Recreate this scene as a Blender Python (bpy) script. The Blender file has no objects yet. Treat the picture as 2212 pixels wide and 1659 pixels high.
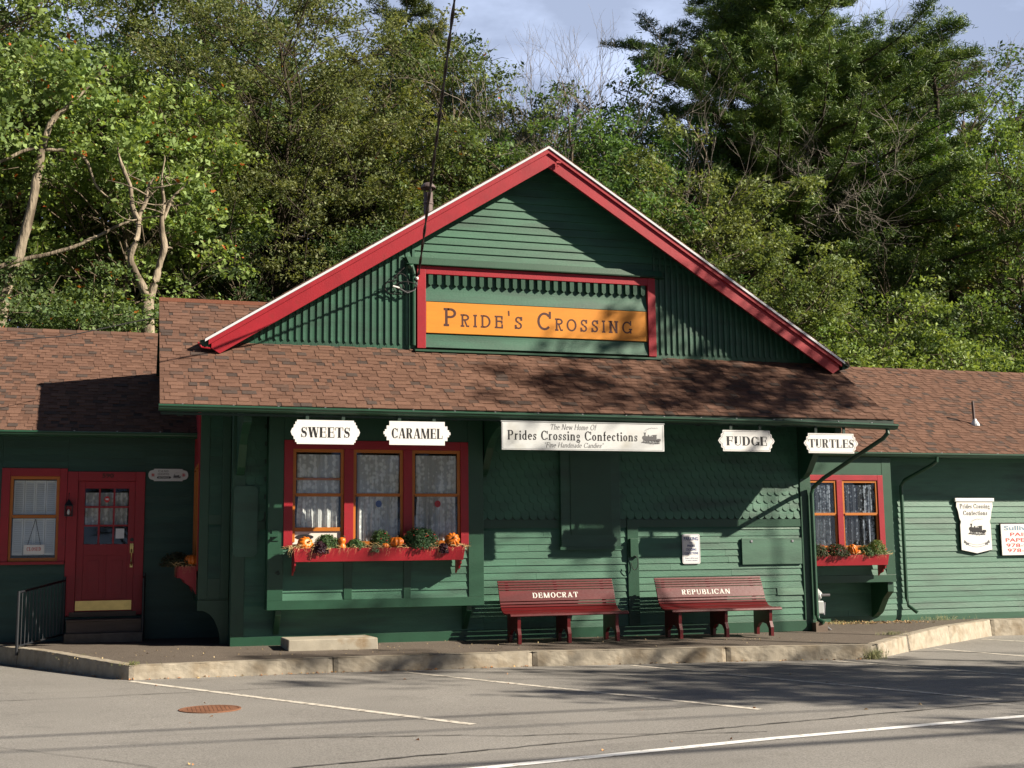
import bpy, bmesh, math, random
import numpy as np
from mathutils import Vector, Matrix, noise as mnoise
PI = math.pi
SC = bpy.context.scene
COL = SC.collection

# ---------------------------------------------------------------- camera
cam_d = bpy.data.cameras.new("camera")
cam = bpy.data.objects.new("camera", cam_d)
COL.objects.link(cam)
PITCH, YAW, ROLL = math.radians(7.60889722), math.radians(16.84301061), math.radians(-0.65578785)
cy, sy, cp, sp = math.cos(YAW), math.sin(YAW), math.cos(PITCH), math.sin(PITCH)
fwd = Vector((sy * cp, cy * cp, sp)); rgt = Vector((cy, -sy, 0)); upv = rgt.cross(fwd)
r2 = math.cos(ROLL) * rgt + math.sin(ROLL) * upv
u2 = -math.sin(ROLL) * rgt + math.cos(ROLL) * upv
cam.matrix_world = Matrix(((r2.x, u2.x, -fwd.x, 0), (r2.y, u2.y, -fwd.y, -18.1), (r2.z, u2.z, -fwd.z, 1.30), (0, 0, 0, 1)))
cam_d.sensor_width = 36.0
cam_d.lens = 36.0 * 2691.03 / 2212.0
cam_d.clip_start = 0.1; cam_d.clip_end = 2000
SC.camera = cam

# ---------------------------------------------------------------- light
SUNV = Vector((1.6, -1.0, 1.12)).normalized()          # towards the sun
sun_el = math.asin(SUNV.z)
sun_az = math.atan2(SUNV.x, SUNV.y)                    # from +Y clockwise
sd = bpy.data.lights.new("sun", 'SUN'); sd.energy = 5.0; sd.angle = math.radians(0.53); sd.color = (1.0, 0.89, 0.74)
sun = bpy.data.objects.new("sun", sd); COL.objects.link(sun)
sun.rotation_euler = SUNV.to_track_quat('Z', 'Y').to_euler()
sun.location = (30, -30, 30)

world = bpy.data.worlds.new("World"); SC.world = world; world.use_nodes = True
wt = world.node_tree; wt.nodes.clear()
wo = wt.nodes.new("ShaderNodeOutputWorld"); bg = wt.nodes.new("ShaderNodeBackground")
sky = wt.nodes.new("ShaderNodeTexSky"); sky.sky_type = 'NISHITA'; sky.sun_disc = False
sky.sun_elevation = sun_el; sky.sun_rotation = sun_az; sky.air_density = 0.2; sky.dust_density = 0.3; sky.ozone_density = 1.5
tc = wt.nodes.new("ShaderNodeTexCoord"); mp = wt.nodes.new("ShaderNodeMapping")
mp.inputs['Scale'].default_value = (2.2, 2.2, 5.0)
mp.inputs['Location'].default_value = (0.4, 0.1, 0.35)
nz = wt.nodes.new("ShaderNodeTexNoise"); nz.inputs['Scale'].default_value = 1.6; nz.inputs['Detail'].default_value = 7; nz.inputs['Roughness'].default_value = 0.55
cr = wt.nodes.new("ShaderNodeValToRGB"); cr.color_ramp.elements[0].position = 0.46; cr.color_ramp.elements[1].position = 0.72
cr.color_ramp.elements[0].color = (0.42, 0.42, 0.42, 1); cr.color_ramp.elements[1].color = (1, 1, 1, 1)
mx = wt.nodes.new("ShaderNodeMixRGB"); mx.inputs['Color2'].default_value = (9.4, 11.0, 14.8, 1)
L = wt.links.new
sep = wt.nodes.new("ShaderNodeSeparateXYZ"); mrg = wt.nodes.new("ShaderNodeMapRange"); mrg.inputs['From Min'].default_value = 0.1; mrg.inputs['From Max'].default_value = 0.75
mrg.inputs['To Min'].default_value = 0.0; mrg.inputs['To Max'].default_value = 1.0
mfa = wt.nodes.new("ShaderNodeMath"); mfa.operation = 'MULTIPLY'
L(tc.outputs['Generated'], mp.inputs['Vector']); L(mp.outputs['Vector'], nz.inputs['Vector']); L(nz.outputs['Fac'], cr.inputs['Fac'])
L(tc.outputs['Generated'], sep.inputs['Vector']); L(sep.outputs['Y'], mrg.inputs['Value'])      # cloud brightening added toward north only; unseen south left dark to cut fill
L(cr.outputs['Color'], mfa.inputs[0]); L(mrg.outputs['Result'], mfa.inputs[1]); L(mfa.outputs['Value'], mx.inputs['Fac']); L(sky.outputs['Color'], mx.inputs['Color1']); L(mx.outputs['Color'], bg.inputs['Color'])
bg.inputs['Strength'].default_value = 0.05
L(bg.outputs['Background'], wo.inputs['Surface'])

SC.view_settings.view_transform = 'Standard'; SC.view_settings.look = 'None'
SC.view_settings.exposure = 1.10; SC.view_settings.gamma = 1.0
SC.cycles.max_bounces = 6; SC.cycles.diffuse_bounces = 3; SC.cycles.glossy_bounces = 2
SC.cycles.transparent_max_bounces = 12; SC.cycles.transmission_bounces = 3
SC.cycles.use_denoising = True

# ---------------------------------------------------------------- materials
def lin(c):
    return tuple(c) + (1.0,)

def mat(name, color, rough=0.6, var=0.12, scale=3.0, bump=0.0, bscale=60.0, spec=0.5, metal=0.0, attr=False, stretch=None, dirt=None, bdist=0.004):
    """painted / plain surface: base colour with gentle noise variation and fine bump"""
    m = bpy.data.materials.new(name); m.use_nodes = True
    nt = m.node_tree; b = nt.nodes['Principled BSDF']
    b.inputs['Roughness'].default_value = rough
    b.inputs['Metallic'].default_value = metal
    b.inputs['Specular IOR Level'].default_value = spec
    co = nt.nodes.new("ShaderNodeTexCoord"); mpg = nt.nodes.new("ShaderNodeMapping")
    nt.links.new(co.outputs['Object'], mpg.inputs['Vector'])
    if stretch: mpg.inputs['Scale'].default_value = stretch
    n = nt.nodes.new("ShaderNodeTexNoise"); n.inputs['Scale'].default_value = scale; n.inputs['Detail'].default_value = 6; n.inputs['Roughness'].default_value = 0.65
    nt.links.new(mpg.outputs['Vector'], n.inputs['Vector'])
    mr = nt.nodes.new("ShaderNodeMapRange"); mr.inputs['From Min'].default_value = 0.3; mr.inputs['From Max'].default_value = 0.7
    mr.inputs['To Min'].default_value = 1 - var; mr.inputs['To Max'].default_value = 1 + var
    nt.links.new(n.outputs['Fac'], mr.inputs['Value'])
    mul = nt.nodes.new("ShaderNodeVectorMath"); mul.operation = 'SCALE'
    if attr:
        a = nt.nodes.new("ShaderNodeAttribute"); a.attribute_name = 'Col'
        nt.links.new(a.outputs['Color'], mul.inputs[0])
    else:
        mul.inputs[0].default_value = color
    nt.links.new(mr.outputs['Result'], mul.inputs['Scale'])
    out = mul.outputs['Vector']
    if dirt:
        n3 = nt.nodes.new("ShaderNodeTexNoise"); n3.inputs['Scale'].default_value = dirt[1]; n3.inputs['Detail'].default_value = 8
        nt.links.new(mpg.outputs['Vector'], n3.inputs['Vector'])
        r3 = nt.nodes.new("ShaderNodeValToRGB"); r3.color_ramp.elements[0].position = dirt[2]; r3.color_ramp.elements[1].position = dirt[3]
        nt.links.new(n3.outputs['Fac'], r3.inputs['Fac'])
        m3 = nt.nodes.new("ShaderNodeMixRGB"); m3.inputs['Color2'].default_value = lin(dirt[0])
        nt.links.new(r3.outputs['Color'], m3.inputs['Fac']); nt.links.new(out, m3.inputs['Color1']); out = m3.outputs['Color']
    nt.links.new(out, b.inputs['Base Color'])
    if bump:
        n2 = nt.nodes.new("ShaderNodeTexNoise"); n2.inputs['Scale'].default_value = bscale; n2.inputs['Detail'].default_value = 4
        nt.links.new(mpg.outputs['Vector'], n2.inputs['Vector'])
        bp = nt.nodes.new("ShaderNodeBump"); bp.inputs['Strength'].default_value = bump; bp.inputs['Distance'].default_value = bdist
        nt.links.new(n2.outputs['Fac'], bp.inputs['Height']); nt.links.new(bp.outputs['Normal'], b.inputs['Normal'])
    return m

M = {}
M['board'] = mat('weathered green clapboard paint', (0.060, 0.150, 0.098), 0.5, 0.20, 2.2, 0.5, 45, stretch=(0.5, 1, 3), attr=True, spec=0.58, dirt=((0.018, 0.050, 0.034), 1.6, 0.50, 0.80))
M['trim'] = mat('deep green trim paint', (0.0095, 0.058, 0.029), 0.45, 0.14, 3, 0.3, 50, spec=0.6)
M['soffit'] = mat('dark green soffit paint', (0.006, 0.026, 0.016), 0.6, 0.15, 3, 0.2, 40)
M['red'] = mat('glossy red trim paint', (0.29, 0.008, 0.017), 0.45, 0.16, 3, 0.45, 70, dirt=((0.20, 0.012, 0.014), 6, 0.58, 0.8))
M['darkred'] = mat('dark red bench paint', (0.088, 0.006, 0.007), 0.36, 0.22, 6, 0.3, 60, stretch=(0.3, 2, 2), dirt=((0.07, 0.008, 0.008), 5, 0.58, 0.75))
M['orange'] = mat('golden orange paint', (0.62, 0.235, 0.02), 0.45, 0.08, 5, 0.3, 60, stretch=(0.4, 1, 2))
M['sash'] = mat('orange sash paint', (0.42, 0.13, 0.012), 0.42, 0.1, 5, 0.2, 60)
M['brown'] = mat('brown carved lettering', (0.055, 0.010, 0.006), 0.6)
M['white'] = mat('white painted sign board', (0.74, 0.74, 0.72), 0.45, 0.04, 3, 0.08, 30)
M['greywhite'] = mat('aged white sign face', (0.58, 0.60, 0.60), 0.5, 0.07, 3, 0.1, 30, dirt=((0.42, 0.42, 0.38), 2.5, 0.55, 0.8))
M['black'] = mat('black lettering', (0.012, 0.012, 0.013), 0.5)
M['greyink'] = mat('grey printed lettering', (0.10, 0.10, 0.105), 0.6)
M['blue'] = mat('blue lettering', (0.03, 0.06, 0.22), 0.5)
M['paleblue'] = mat('pale blue lettering', (0.16, 0.26, 0.36), 0.5)
M['redink'] = mat('red lettering', (0.50, 0.02, 0.025), 0.5)
M['cream'] = mat('cream bench lettering', (0.62, 0.60, 0.55), 0.5)
M['shingle'] = mat('brown asphalt roof shingles', (0.2, 0.1, 0.06), 0.9, 0.26, 60, 0.8, 140, spec=0.15, attr=True)
M['drip'] = mat('white metal drip edge', (0.62, 0.64, 0.68), 0.3, 0.03)
M['metal'] = mat('galvanised metal', (0.42, 0.42, 0.43), 0.35, 0.15, 8, metal=0.8)
M['rust'] = mat('rusted iron', (0.20, 0.095, 0.055), 0.85, 0.28, 9, 0.6, 60, spec=0.2)
M['flue'] = mat('weathered flue pipe', (0.12, 0.09, 0.085), 0.55, 0.25, 6, metal=0.3)
M['iron'] = mat('black wrought iron', (0.012, 0.014, 0.018), 0.45, 0.1)
M['brass'] = mat('polished brass', (0.55, 0.42, 0.16), 0.28, 0.12, 8, metal=0.9)
M['cable'] = mat('black rubber cable', (0.012, 0.011, 0.012), 0.6)
M['wire'] = mat('grey cable sheath', (0.12, 0.125, 0.13), 0.5)
M['concrete'] = mat('pale cast concrete', (0.36, 0.33, 0.265), 0.85, 0.14, 5, 0.6, 80, spec=0.2, dirt=((0.22, 0.15, 0.08), 3.2, 0.56, 0.72))
M['granite'] = mat('tawny granite kerb', (0.33, 0.295, 0.235), 0.88, 0.22, 7, 0.7, 80, spec=0.2, dirt=((0.20, 0.155, 0.10), 3.0, 0.50, 0.75))
M['stonedark'] = mat('dark old stone step', (0.16, 0.13, 0.10), 0.85, 0.3, 5, 0.5, 50, spec=0.2)
M['oldwood'] = mat('weathered wooden tread', (0.13, 0.095, 0.07), 0.8, 0.3, 5, 0.4, 50, stretch=(0.3, 2, 2))
M['pumpkin'] = mat('pumpkin skin', (0.62, 0.155, 0.008), 0.42, 0.14, 9, 0.2, 40)
M['stemgreen'] = mat('dried stalk', (0.10, 0.075, 0.035), 0.8, 0.2)
M['roomdark'] = mat('dim room interior', (0.010, 0.010, 0.012), 0.9)  # near-black colour stands in for the unlit rooms
M['bark'] = mat('grey brown bark', (0.13, 0.105, 0.075), 0.9, 0.35, 6, 0.8, 25, stretch=(1, 1, 0.35), spec=0.15, bdist=0.02)
M['palebark'] = mat('bare pale bark', (0.27, 0.225, 0.165), 0.85, 0.35, 5, 1.0, 18, stretch=(1, 1, 0.3), spec=0.2, dirt=((0.09, 0.07, 0.05), 3.5, 0.48, 0.66), bdist=0.04)
M['twig'] = mat('thin grey twigs', (0.24, 0.215, 0.185), 0.85, 0.2, 4, spec=0.15)
M['darkbark'] = mat('dark limb bark', (0.055, 0.045, 0.034), 0.9, 0.3, 5, 0.6, 25, spec=0.15, bdist=0.02)
M['meter'] = mat('grey meter casing', (0.36, 0.38, 0.38), 0.45, 0.1)
M['paper'] = mat('white paper', (0.7, 0.72, 0.76), 0.7, 0.03)
M['box'] = mat('white plastic grille', (0.70, 0.66, 0.60), 0.5, 0.05)
M['shutter'] = mat('white louvred shutter', (0.70, 0.72, 0.74), 0.5, 0.04)

def leaf_mat(name, tint=(1, 1, 1), trans=0.32, rough=0.55):
    m = bpy.data.materials.new(name); m.use_nodes = True
    nt = m.node_tree; nt.nodes.clear()
    o = nt.nodes.new("ShaderNodeOutputMaterial")
    a = nt.nodes.new("ShaderNodeAttribute"); a.attribute_name = 'Col'
    oi = nt.nodes.new("ShaderNodeObjectInfo")
    m1 = nt.nodes.new("ShaderNodeVectorMath"); m1.operation = 'MULTIPLY'
    nt.links.new(a.outputs['Color'], m1.inputs[0]); nt.links.new(oi.outputs['Color'], m1.inputs[1])
    d = nt.nodes.new("ShaderNodeBsdfPrincipled"); d.inputs['Roughness'].default_value = rough; d.inputs['Specular IOR Level'].default_value = 0.28
    t = nt.nodes.new("ShaderNodeBsdfTranslucent")
    m2 = nt.nodes.new("ShaderNodeVectorMath"); m2.operation = 'MULTIPLY'; m2.inputs[1].default_value = (1.35, 1.3, 0.6)
    nt.links.new(m1.outputs['Vector'], d.inputs['Base Color']); nt.links.new(m1.outputs['Vector'], m2.inputs[0]); nt.links.new(m2.outputs['Vector'], t.inputs['Color'])
    mxs = nt.nodes.new("ShaderNodeMixShader"); mxs.inputs['Fac'].default_value = trans
    nt.links.new(d.outputs['BSDF'], mxs.inputs[1]); nt.links.new(t.outputs['BSDF'], mxs.inputs[2]); nt.links.new(mxs.outputs['Shader'], o.inputs['Surface'])
    return m
M['leaf'] = leaf_mat('broad tree leaves')
M['needle'] = leaf_mat('pine needles', trans=0.15, rough=0.5)
M['straw'] = mat('dry straw', (0.5, 0.34, 0.15), 0.7, 0.25, 20, attr=True)

def glass_mat():
    m = bpy.data.materials.new('window glass'); m.use_nodes = True
    nt = m.node_tree; nt.nodes.clear()
    o = nt.nodes.new("ShaderNodeOutputMaterial"); t = nt.nodes.new("ShaderNodeBsdfTransparent"); t.inputs['Color'].default_value = (0.95, 0.97, 0.97, 1)
    g = nt.nodes.new("ShaderNodeBsdfGlossy"); g.inputs['Roughness'].default_value = 0.02
    f = nt.nodes.new("ShaderNodeFresnel"); ge = nt.nodes.new("ShaderNodeNewGeometry")
    im = nt.nodes.new("ShaderNodeMath"); im.operation = 'MULTIPLY_ADD'; im.inputs[1].default_value = -0.8333; im.inputs[2].default_value = 1.5      # same reflectance from both sides of the thin sheet
    nt.links.new(ge.outputs['Backfacing'], im.inputs[0]); nt.links.new(im.outputs['Value'], f.inputs['IOR'])
    ad = nt.nodes.new("ShaderNodeMath"); ad.operation = 'ADD'; ad.inputs[1].default_value = 0.0
    ad.operation = 'MULTIPLY'; ad.inputs[1].default_value = 0.65      # reflection weakened so the panes read darker
    mxs = nt.nodes.new("ShaderNodeMixShader")
    nt.links.new(f.outputs['Fac'], ad.inputs[0]); nt.links.new(ad.outputs['Value'], mxs.inputs['Fac'])
    nt.links.new(t.outputs['BSDF'], mxs.inputs[1]); nt.links.new(g.outputs['BSDF'], mxs.inputs[2]); nt.links.new(mxs.outputs['Shader'], o.inputs['Surface'])
    return m
M['glass'] = glass_mat()

def lace_mat(name, color, dens, sc=26):
    m = bpy.data.materials.new(name); m.use_nodes = True
    nt = m.node_tree; nt.nodes.clear()
    o = nt.nodes.new("ShaderNodeOutputMaterial"); co = nt.nodes.new("ShaderNodeTexCoord")
    v = nt.nodes.new("ShaderNodeTexVoronoi"); v.inputs['Scale'].default_value = sc; v.feature = 'F1'
    n = nt.nodes.new("ShaderNodeTexNoise"); n.inputs['Scale'].default_value = sc * 0.55; n.inputs['Detail'].default_value = 5
    nt.links.new(co.outputs['Object'], v.inputs['Vector']); nt.links.new(co.outputs['Object'], n.inputs['Vector'])
    ad = nt.nodes.new("ShaderNodeMath"); ad.operation = 'ADD'
    nt.links.new(v.outputs['Distance'], ad.inputs[0]); nt.links.new(n.outputs['Fac'], ad.inputs[1])
    r = nt.nodes.new("ShaderNodeValToRGB"); r.color_ramp.elements[0].position = 0.66; r.color_ramp.elements[1].position = 0.98
    r.color_ramp.elements[0].color = (dens[0],) * 3 + (1,); r.color_ramp.elements[1].color = (dens[1],) * 3 + (1,)
    gm = nt.nodes.new("ShaderNodeMapping"); gm.inputs['Scale'].default_value = (17, 1, 0.5); n2 = nt.nodes.new("ShaderNodeTexNoise"); n2.inputs['Scale'].default_value = 1.0; n2.inputs['Detail'].default_value = 2
    nt.links.new(co.outputs['Object'], gm.inputs['Vector']); nt.links.new(gm.outputs['Vector'], n2.inputs['Vector'])
    k2 = nt.nodes.new("ShaderNodeMath"); k2.operation = 'MULTIPLY_ADD'; k2.inputs[1].default_value = 2.6; k2.inputs[2].default_value = -1.36; nt.links.new(n2.outputs['Fac'], k2.inputs[0])
    a2 = nt.nodes.new("ShaderNodeMath"); a2.operation = 'ADD'; nt.links.new(ad.outputs['Value'], a2.inputs[0]); nt.links.new(k2.outputs['Value'], a2.inputs[1])
    nt.links.new(a2.outputs['Value'], r.inputs['Fac'])
    t = nt.nodes.new("ShaderNodeBsdfTransparent"); d = nt.nodes.new("ShaderNodeBsdfDiffuse"); d.inputs['Color'].default_value = lin(color)
    tl = nt.nodes.new("ShaderNodeBsdfTranslucent"); tl.inputs['Color'].default_value = lin(color)
    m0 = nt.nodes.new("ShaderNodeMixShader"); m0.inputs['Fac'].default_value = 0.25
    nt.links.new(d.outputs['BSDF'], m0.inputs[1]); nt.links.new(tl.outputs['BSDF'], m0.inputs[2])
    mxs = nt.nodes.new("ShaderNodeMixShader")
    nt.links.new(r.outputs['Color'], mxs.inputs['Fac']); nt.links.new(t.outputs['BSDF'], mxs.inputs[1]); nt.links.new(m0.outputs['Shader'], mxs.inputs[2])
    nt.links.new(mxs.outputs['Shader'], o.inputs['Surface'])
    return m
M['lace'] = lace_mat('white lace curtain', (0.92, 0.92, 0.91), (0.98, 0.62), 17)
M['lace2'] = lace_mat('thin blueish lace', (0.50, 0.55, 0.66), (0.62, 0.10), 20)

def asphalt_mat(name, base, dark, line=False):
    m = bpy.data.materials.new(name); m.use_nodes = True
    nt = m.node_tree; b = nt.nodes['Principled BSDF']; b.inputs['Roughness'].default_value = 0.88; b.inputs['Specular IOR Level'].default_value = 0.25
    co = nt.nodes.new("ShaderNodeTexCoord")
    def N(scale, det=5, r=0.6, st=None):
        n = nt.nodes.new("ShaderNodeTexNoise"); n.inputs['Scale'].default_value = scale; n.inputs['Detail'].default_value = det; n.inputs['Roughness'].default_value = r
        if st:
            g = nt.nodes.new("ShaderNodeMapping"); g.inputs['Scale'].default_value = st; g.inputs['Rotation'].default_value = (0, 0, -0.17)
            nt.links.new(co.outputs['Object'], g.inputs['Vector']); nt.links.new(g.outputs['Vector'], n.inputs['Vector'])
        else: nt.links.new(co.outputs['Object'], n.inputs['Vector'])
        return n
    def ramp(n, p0, p1, c0, c1):
        r = nt.nodes.new("ShaderNodeValToRGB"); r.color_ramp.elements[0].position = p0; r.color_ramp.elements[1].position = p1
        r.color_ramp.elements[0].color = lin(c0); r.color_ramp.elements[1].color = lin(c1); nt.links.new(n.outputs[0], r.inputs['Fac']); return r
    big = ramp(N(0.35, 4), 0.35, 0.65, [c * 0.90 for c in base], [c * 1.10 for c in base])
    fine = ramp(N(70, 3, 0.8), 0.34, 0.66, (0.62,) * 3, (1.38,) * 3)
    ml = nt.nodes.new("ShaderNodeMixRGB"); ml.blend_type = 'MULTIPLY'; ml.inputs['Fac'].default_value = 1
    nt.links.new(big.outputs['Color'], ml.inputs['Color1']); nt.links.new(fine.outputs['Color'], ml.inputs['Color2'])
    spot = ramp(N(1.6, 6, 0.7), 0.58, 0.74, (0, 0, 0), (0.6,) * 3)
    m3 = nt.nodes.new("ShaderNodeMixRGB"); m3.inputs['Color2'].default_value = lin(dark)
    nt.links.new(spot.outputs['Color'], m3.inputs['Fac']); nt.links.new(ml.outputs['Color'], m3.inputs['Color1'])
    streak = ramp(N(1.3, 5, 0.6, (0.12, 1.6, 1)), 0.60, 0.72, (0, 0, 0), (0.42,) * 3)
    m4 = nt.nodes.new("ShaderNodeMixRGB"); m4.inputs['Color2'].default_value = lin(dark)
    nt.links.new(streak.outputs['Color'], m4.inputs['Fac']); nt.links.new(m3.outputs['Color'], m4.inputs['Color1'])
    nt.links.new(m4.outputs['Color'], b.inputs['Base Color'])
    bp = nt.nodes.new("ShaderNodeBump"); bp.inputs['Strength'].default_value = 0.7; bp.inputs['Distance'].default_value = 0.006
    nb = N(110, 3, 0.7); nt.links.new(nb.outputs['Fac'], bp.inputs['Height']); nt.links.new(bp.outputs['Normal'], b.inputs['Normal'])
    return m
M['asphalt'] = asphalt_mat('sun bleached asphalt', (0.235, 0.225, 0.207), (0.130, 0.124, 0.115))
M['road2'] = asphalt_mat('travel lane asphalt', (0.215, 0.206, 0.190), (0.135, 0.128, 0.115))
M['walk'] = asphalt_mat('dark footway asphalt', (0.120, 0.100, 0.082), (0.055, 0.045, 0.038))
def paint_line(name, col, wear):
    m = mat(name, col, 0.75, 0.08, 6, spec=0.2, dirt=((0.24, 0.215, 0.18), 14, wear[0], wear[1]))
    return m
M['lineold'] = paint_line('worn parking line paint', (0.62, 0.58, 0.50), (0.50, 0.66))
M['linenew'] = paint_line('white road edge paint', (0.74, 0.74, 0.72), (0.60, 0.72))
M['tar'] = mat('dark crack filler', (0.07, 0.066, 0.06), 0.8, 0.2, 8)
M['soil'] = mat('woodland floor', (0.06, 0.05, 0.03), 0.95, 0.4, 1.5, 0.6, 8, spec=0.1, bdist=0.05)

# ---------------------------------------------------------------- mesh building
class MB:
    def __init__(s): s.v = []; s.f = []; s.c = []; s.k = []
    def add(s, vs, fs, col=None):
        o = len(s.v); s.k.append((o, len(s.f))); s.v.extend(vs)
        for f in fs: s.f.append(tuple(i + o for i in f)); s.c.append(col)
    def box(s, x0, x1, y0, y1, z0, z1, col=None):
        s.add([(x0, y0, z0), (x1, y0, z0), (x1, y1, z0), (x0, y1, z0), (x0, y0, z1), (x1, y0, z1), (x1, y1, z1), (x0, y1, z1)],
              [(0, 3, 2, 1), (4, 5, 6, 7), (0, 1, 5, 4), (1, 2, 6, 5), (2, 3, 7, 6), (3, 0, 4, 7)], col)
    def hexa(s, p, col=None):        # 8 points, bottom ring then top ring
        s.add(p, [(0, 3, 2, 1), (4, 5, 6, 7), (0, 1, 5, 4), (1, 2, 6, 5), (2, 3, 7, 6), (3, 0, 4, 7)], col)
    def prism(s, pts, axis, a, b, col=None):   # 2-D outline extruded along axis from a to b
        n = len(pts)
        def P(p, t):
            if axis == 'y': return (p[0], t, p[1])
            if axis == 'x': return (t, p[0], p[1])
            return (p[0], p[1], t)
        s.add([P(p, a) for p in pts] + [P(p, b) for p in pts],
              [tuple(range(n)), tuple(range(2 * n - 1, n - 1, -1))] + [(i, i + n, (i + 1) % n + n, (i + 1) % n) for i in range(n)], col)
    def tube(s, pts, rad, seg=8, col=None, caps=True):
        pts = [Vector(p) for p in pts]; n = len(pts)
        rad = rad if isinstance(rad, (list, tuple)) else [rad] * n
        vs = []; fs = []; up = Vector((0.13, 0.21, 1)).normalized()
        for i, p in enumerate(pts):
            d = (pts[min(i + 1, n - 1)] - pts[max(i - 1, 0)]).normalized()
            a = d.cross(up)
            if a.length < 0.15: a = d.cross(Vector((1, 0, 0)))
            a.normalize(); b = d.cross(a)
            for k in range(seg):
                t = 2 * PI * k / seg; q = p + (a * math.cos(t) + b * math.sin(t)) * rad[i]; vs.append(tuple(q))
        for i in range(n - 1):
            for k in range(seg):
                k2 = (k + 1) % seg; fs.append((i * seg + k, i * seg + k2, (i + 1) * seg + k2, (i + 1) * seg + k))
        if caps: fs.append(tuple(range(seg - 1, -1, -1))); fs.append(tuple((n - 1) * seg + k for k in range(seg)))
        s.add(vs, fs, col)
    def lathe(s, prof, c, seg=24, ribs=0, depth=0.0, col=None):   # prof: (r, z)
        vs = []; fs = []
        for r, z in prof:
            for k in range(seg):
                t = 2 * PI * k / seg; rr = r * (1 - depth * (0.5 - 0.5 * math.cos(ribs * t)) ** 3) if ribs else r
                vs.append((c[0] + rr * math.cos(t), c[1] + rr * math.sin(t), c[2] + z))
        n = len(prof)
        for i in range(n - 1):
            for k in range(seg):
                k2 = (k + 1) % seg; fs.append((i * seg + k, i * seg + k2, (i + 1) * seg + k2, (i + 1) * seg + k))
        fs.append(tuple(range(seg - 1, -1, -1))); fs.append(tuple((n - 1) * seg + k for k in range(seg)))
        s.add(vs, fs, col)

WORG = {}
def tag(o, label=None, cat=None, group=None, kind=None):
    if label: o['label'] = label
    if cat: o['category'] = cat
    if group: o['group'] = group
    if kind: o['kind'] = kind
    return o
def thing(name, loc, label, cat, group=None):
    o = bpy.data.objects.new(name, None); COL.objects.link(o); o.location = loc; o.empty_display_size = 0.2
    WORG[o] = Vector(loc); return tag(o, label, cat, group)
def build(name, mb, m, parent=None, smooth=False, label=None, cat=None, group=None, kind=None, bevel=0.0):
    """link a mesh authored in world coordinates; origin at the parent's origin or at its own base"""
    V = np.array(mb.v, dtype=np.float64)
    if parent is not None: org = WORG[parent]
    else:
        lo = V.min(0); hi = V.max(0); org = Vector(((lo[0] + hi[0]) / 2, (lo[1] + hi[1]) / 2, lo[2]))
    me = bpy.data.meshes.new(name)
    me.from_pydata([(v[0] - org.x, v[1] - org.y, v[2] - org.z) for v in mb.v], [], mb.f)
    if any(c is not None for c in mb.c):
        at = me.attributes.new('Col', 'FLOAT_COLOR', 'FACE')
        at.data.foreach_set('color', np.array([(c if c is not None else (0.5, 0.5, 0.5)) + (1.0,) for c in mb.c], dtype=np.float32).ravel())
    me.materials.append(M[m] if isinstance(m, str) else m)
    if smooth: me.polygons.foreach_set('use_smooth', [True] * len(me.polygons))
    me.update()
    o = bpy.data.objects.new(name, me); COL.objects.link(o); WORG[o] = Vector(org)
    if parent is not None: o.parent = parent
    else: o.location = org
    if bevel:
        bv = o.modifiers.new('bevel', 'BEVEL'); bv.width = bevel; bv.segments = 2; bv.limit_method = 'ANGLE'
    return tag(o, label, cat, group, kind)
def build_each(name, mb, m, parent=None, per=1, **kw):
    """one object for every `per` primitives of the builder"""
    out = []; ks = mb.k[::per] + [(len(mb.v), len(mb.f))]
    for (v0, f0), (v1, f1) in zip(ks[:-1], ks[1:]):
        q = MB(); q.v = mb.v[v0:v1]; q.f = [tuple(i - v0 for i in f) for f in mb.f[f0:f1]]; q.c = mb.c[f0:f1]; out.append(build(name, q, m, parent, **kw))
    return out
rnd = random.Random(7)
# ---------------------------------------------------------------- building
BLD = thing("station_building", (5.9, 2.0, 0.0), "dark green clapboard depot building with red gable trim, brown shingle roofs and two lower wings", "building")
GREEN = (0.042, 0.138, 0.085)
def jit(c, a): k = 1 + rnd.uniform(-a, a); return tuple(x * k for x in c)

def clap(mb, x0, x1, z0, z1, y, ex=0.104, amp=1.0, seam=0.35, backing=True, col=GREEN):
    """lapped boards facing -y; each course may be two lengths butted at a seam"""
    n = max(1, int(math.ceil((z1 - z0) / ex - 0.05))); 
    for i in range(n):
        a = z0 + i * ex; b = min(z0 + (i + 1) * ex + 0.012, z1)
        if b - a < 0.012: continue
        cuts = [x0, x1]
        if x1 - x0 > 1.6 and rnd.random() < seam: cuts = [x0, rnd.uniform(x0 + .5, x1 - .5), x1]
        for p, q in zip(cuts[:-1], cuts[1:]):
            th = (0.017 + rnd.uniform(-.002, .004)) * amp; dz = rnd.uniform(-.002, .002); d2 = rnd.uniform(-.002, .002)
            yb = y - th; yt = y - 0.003 * amp - rnd.uniform(0, .0015)
            g = 0.0012
            c = jit(col, 0.09)
            mb.hexa([(p + g, yb, a + dz), (q - g, yb - rnd.uniform(-.002, .002), a + d2), (q - g, y + .01, a + d2), (p + g, y + .01, a + dz),
                     (p + g, yt, b), (q - g, yt, b), (q - g, y + .01, b), (p + g, y + .01, b)], c)
    if backing: mb.box(x0, x1, y + .011, y + .10, z0, z1, (0.02, 0.05, 0.03))

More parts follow.
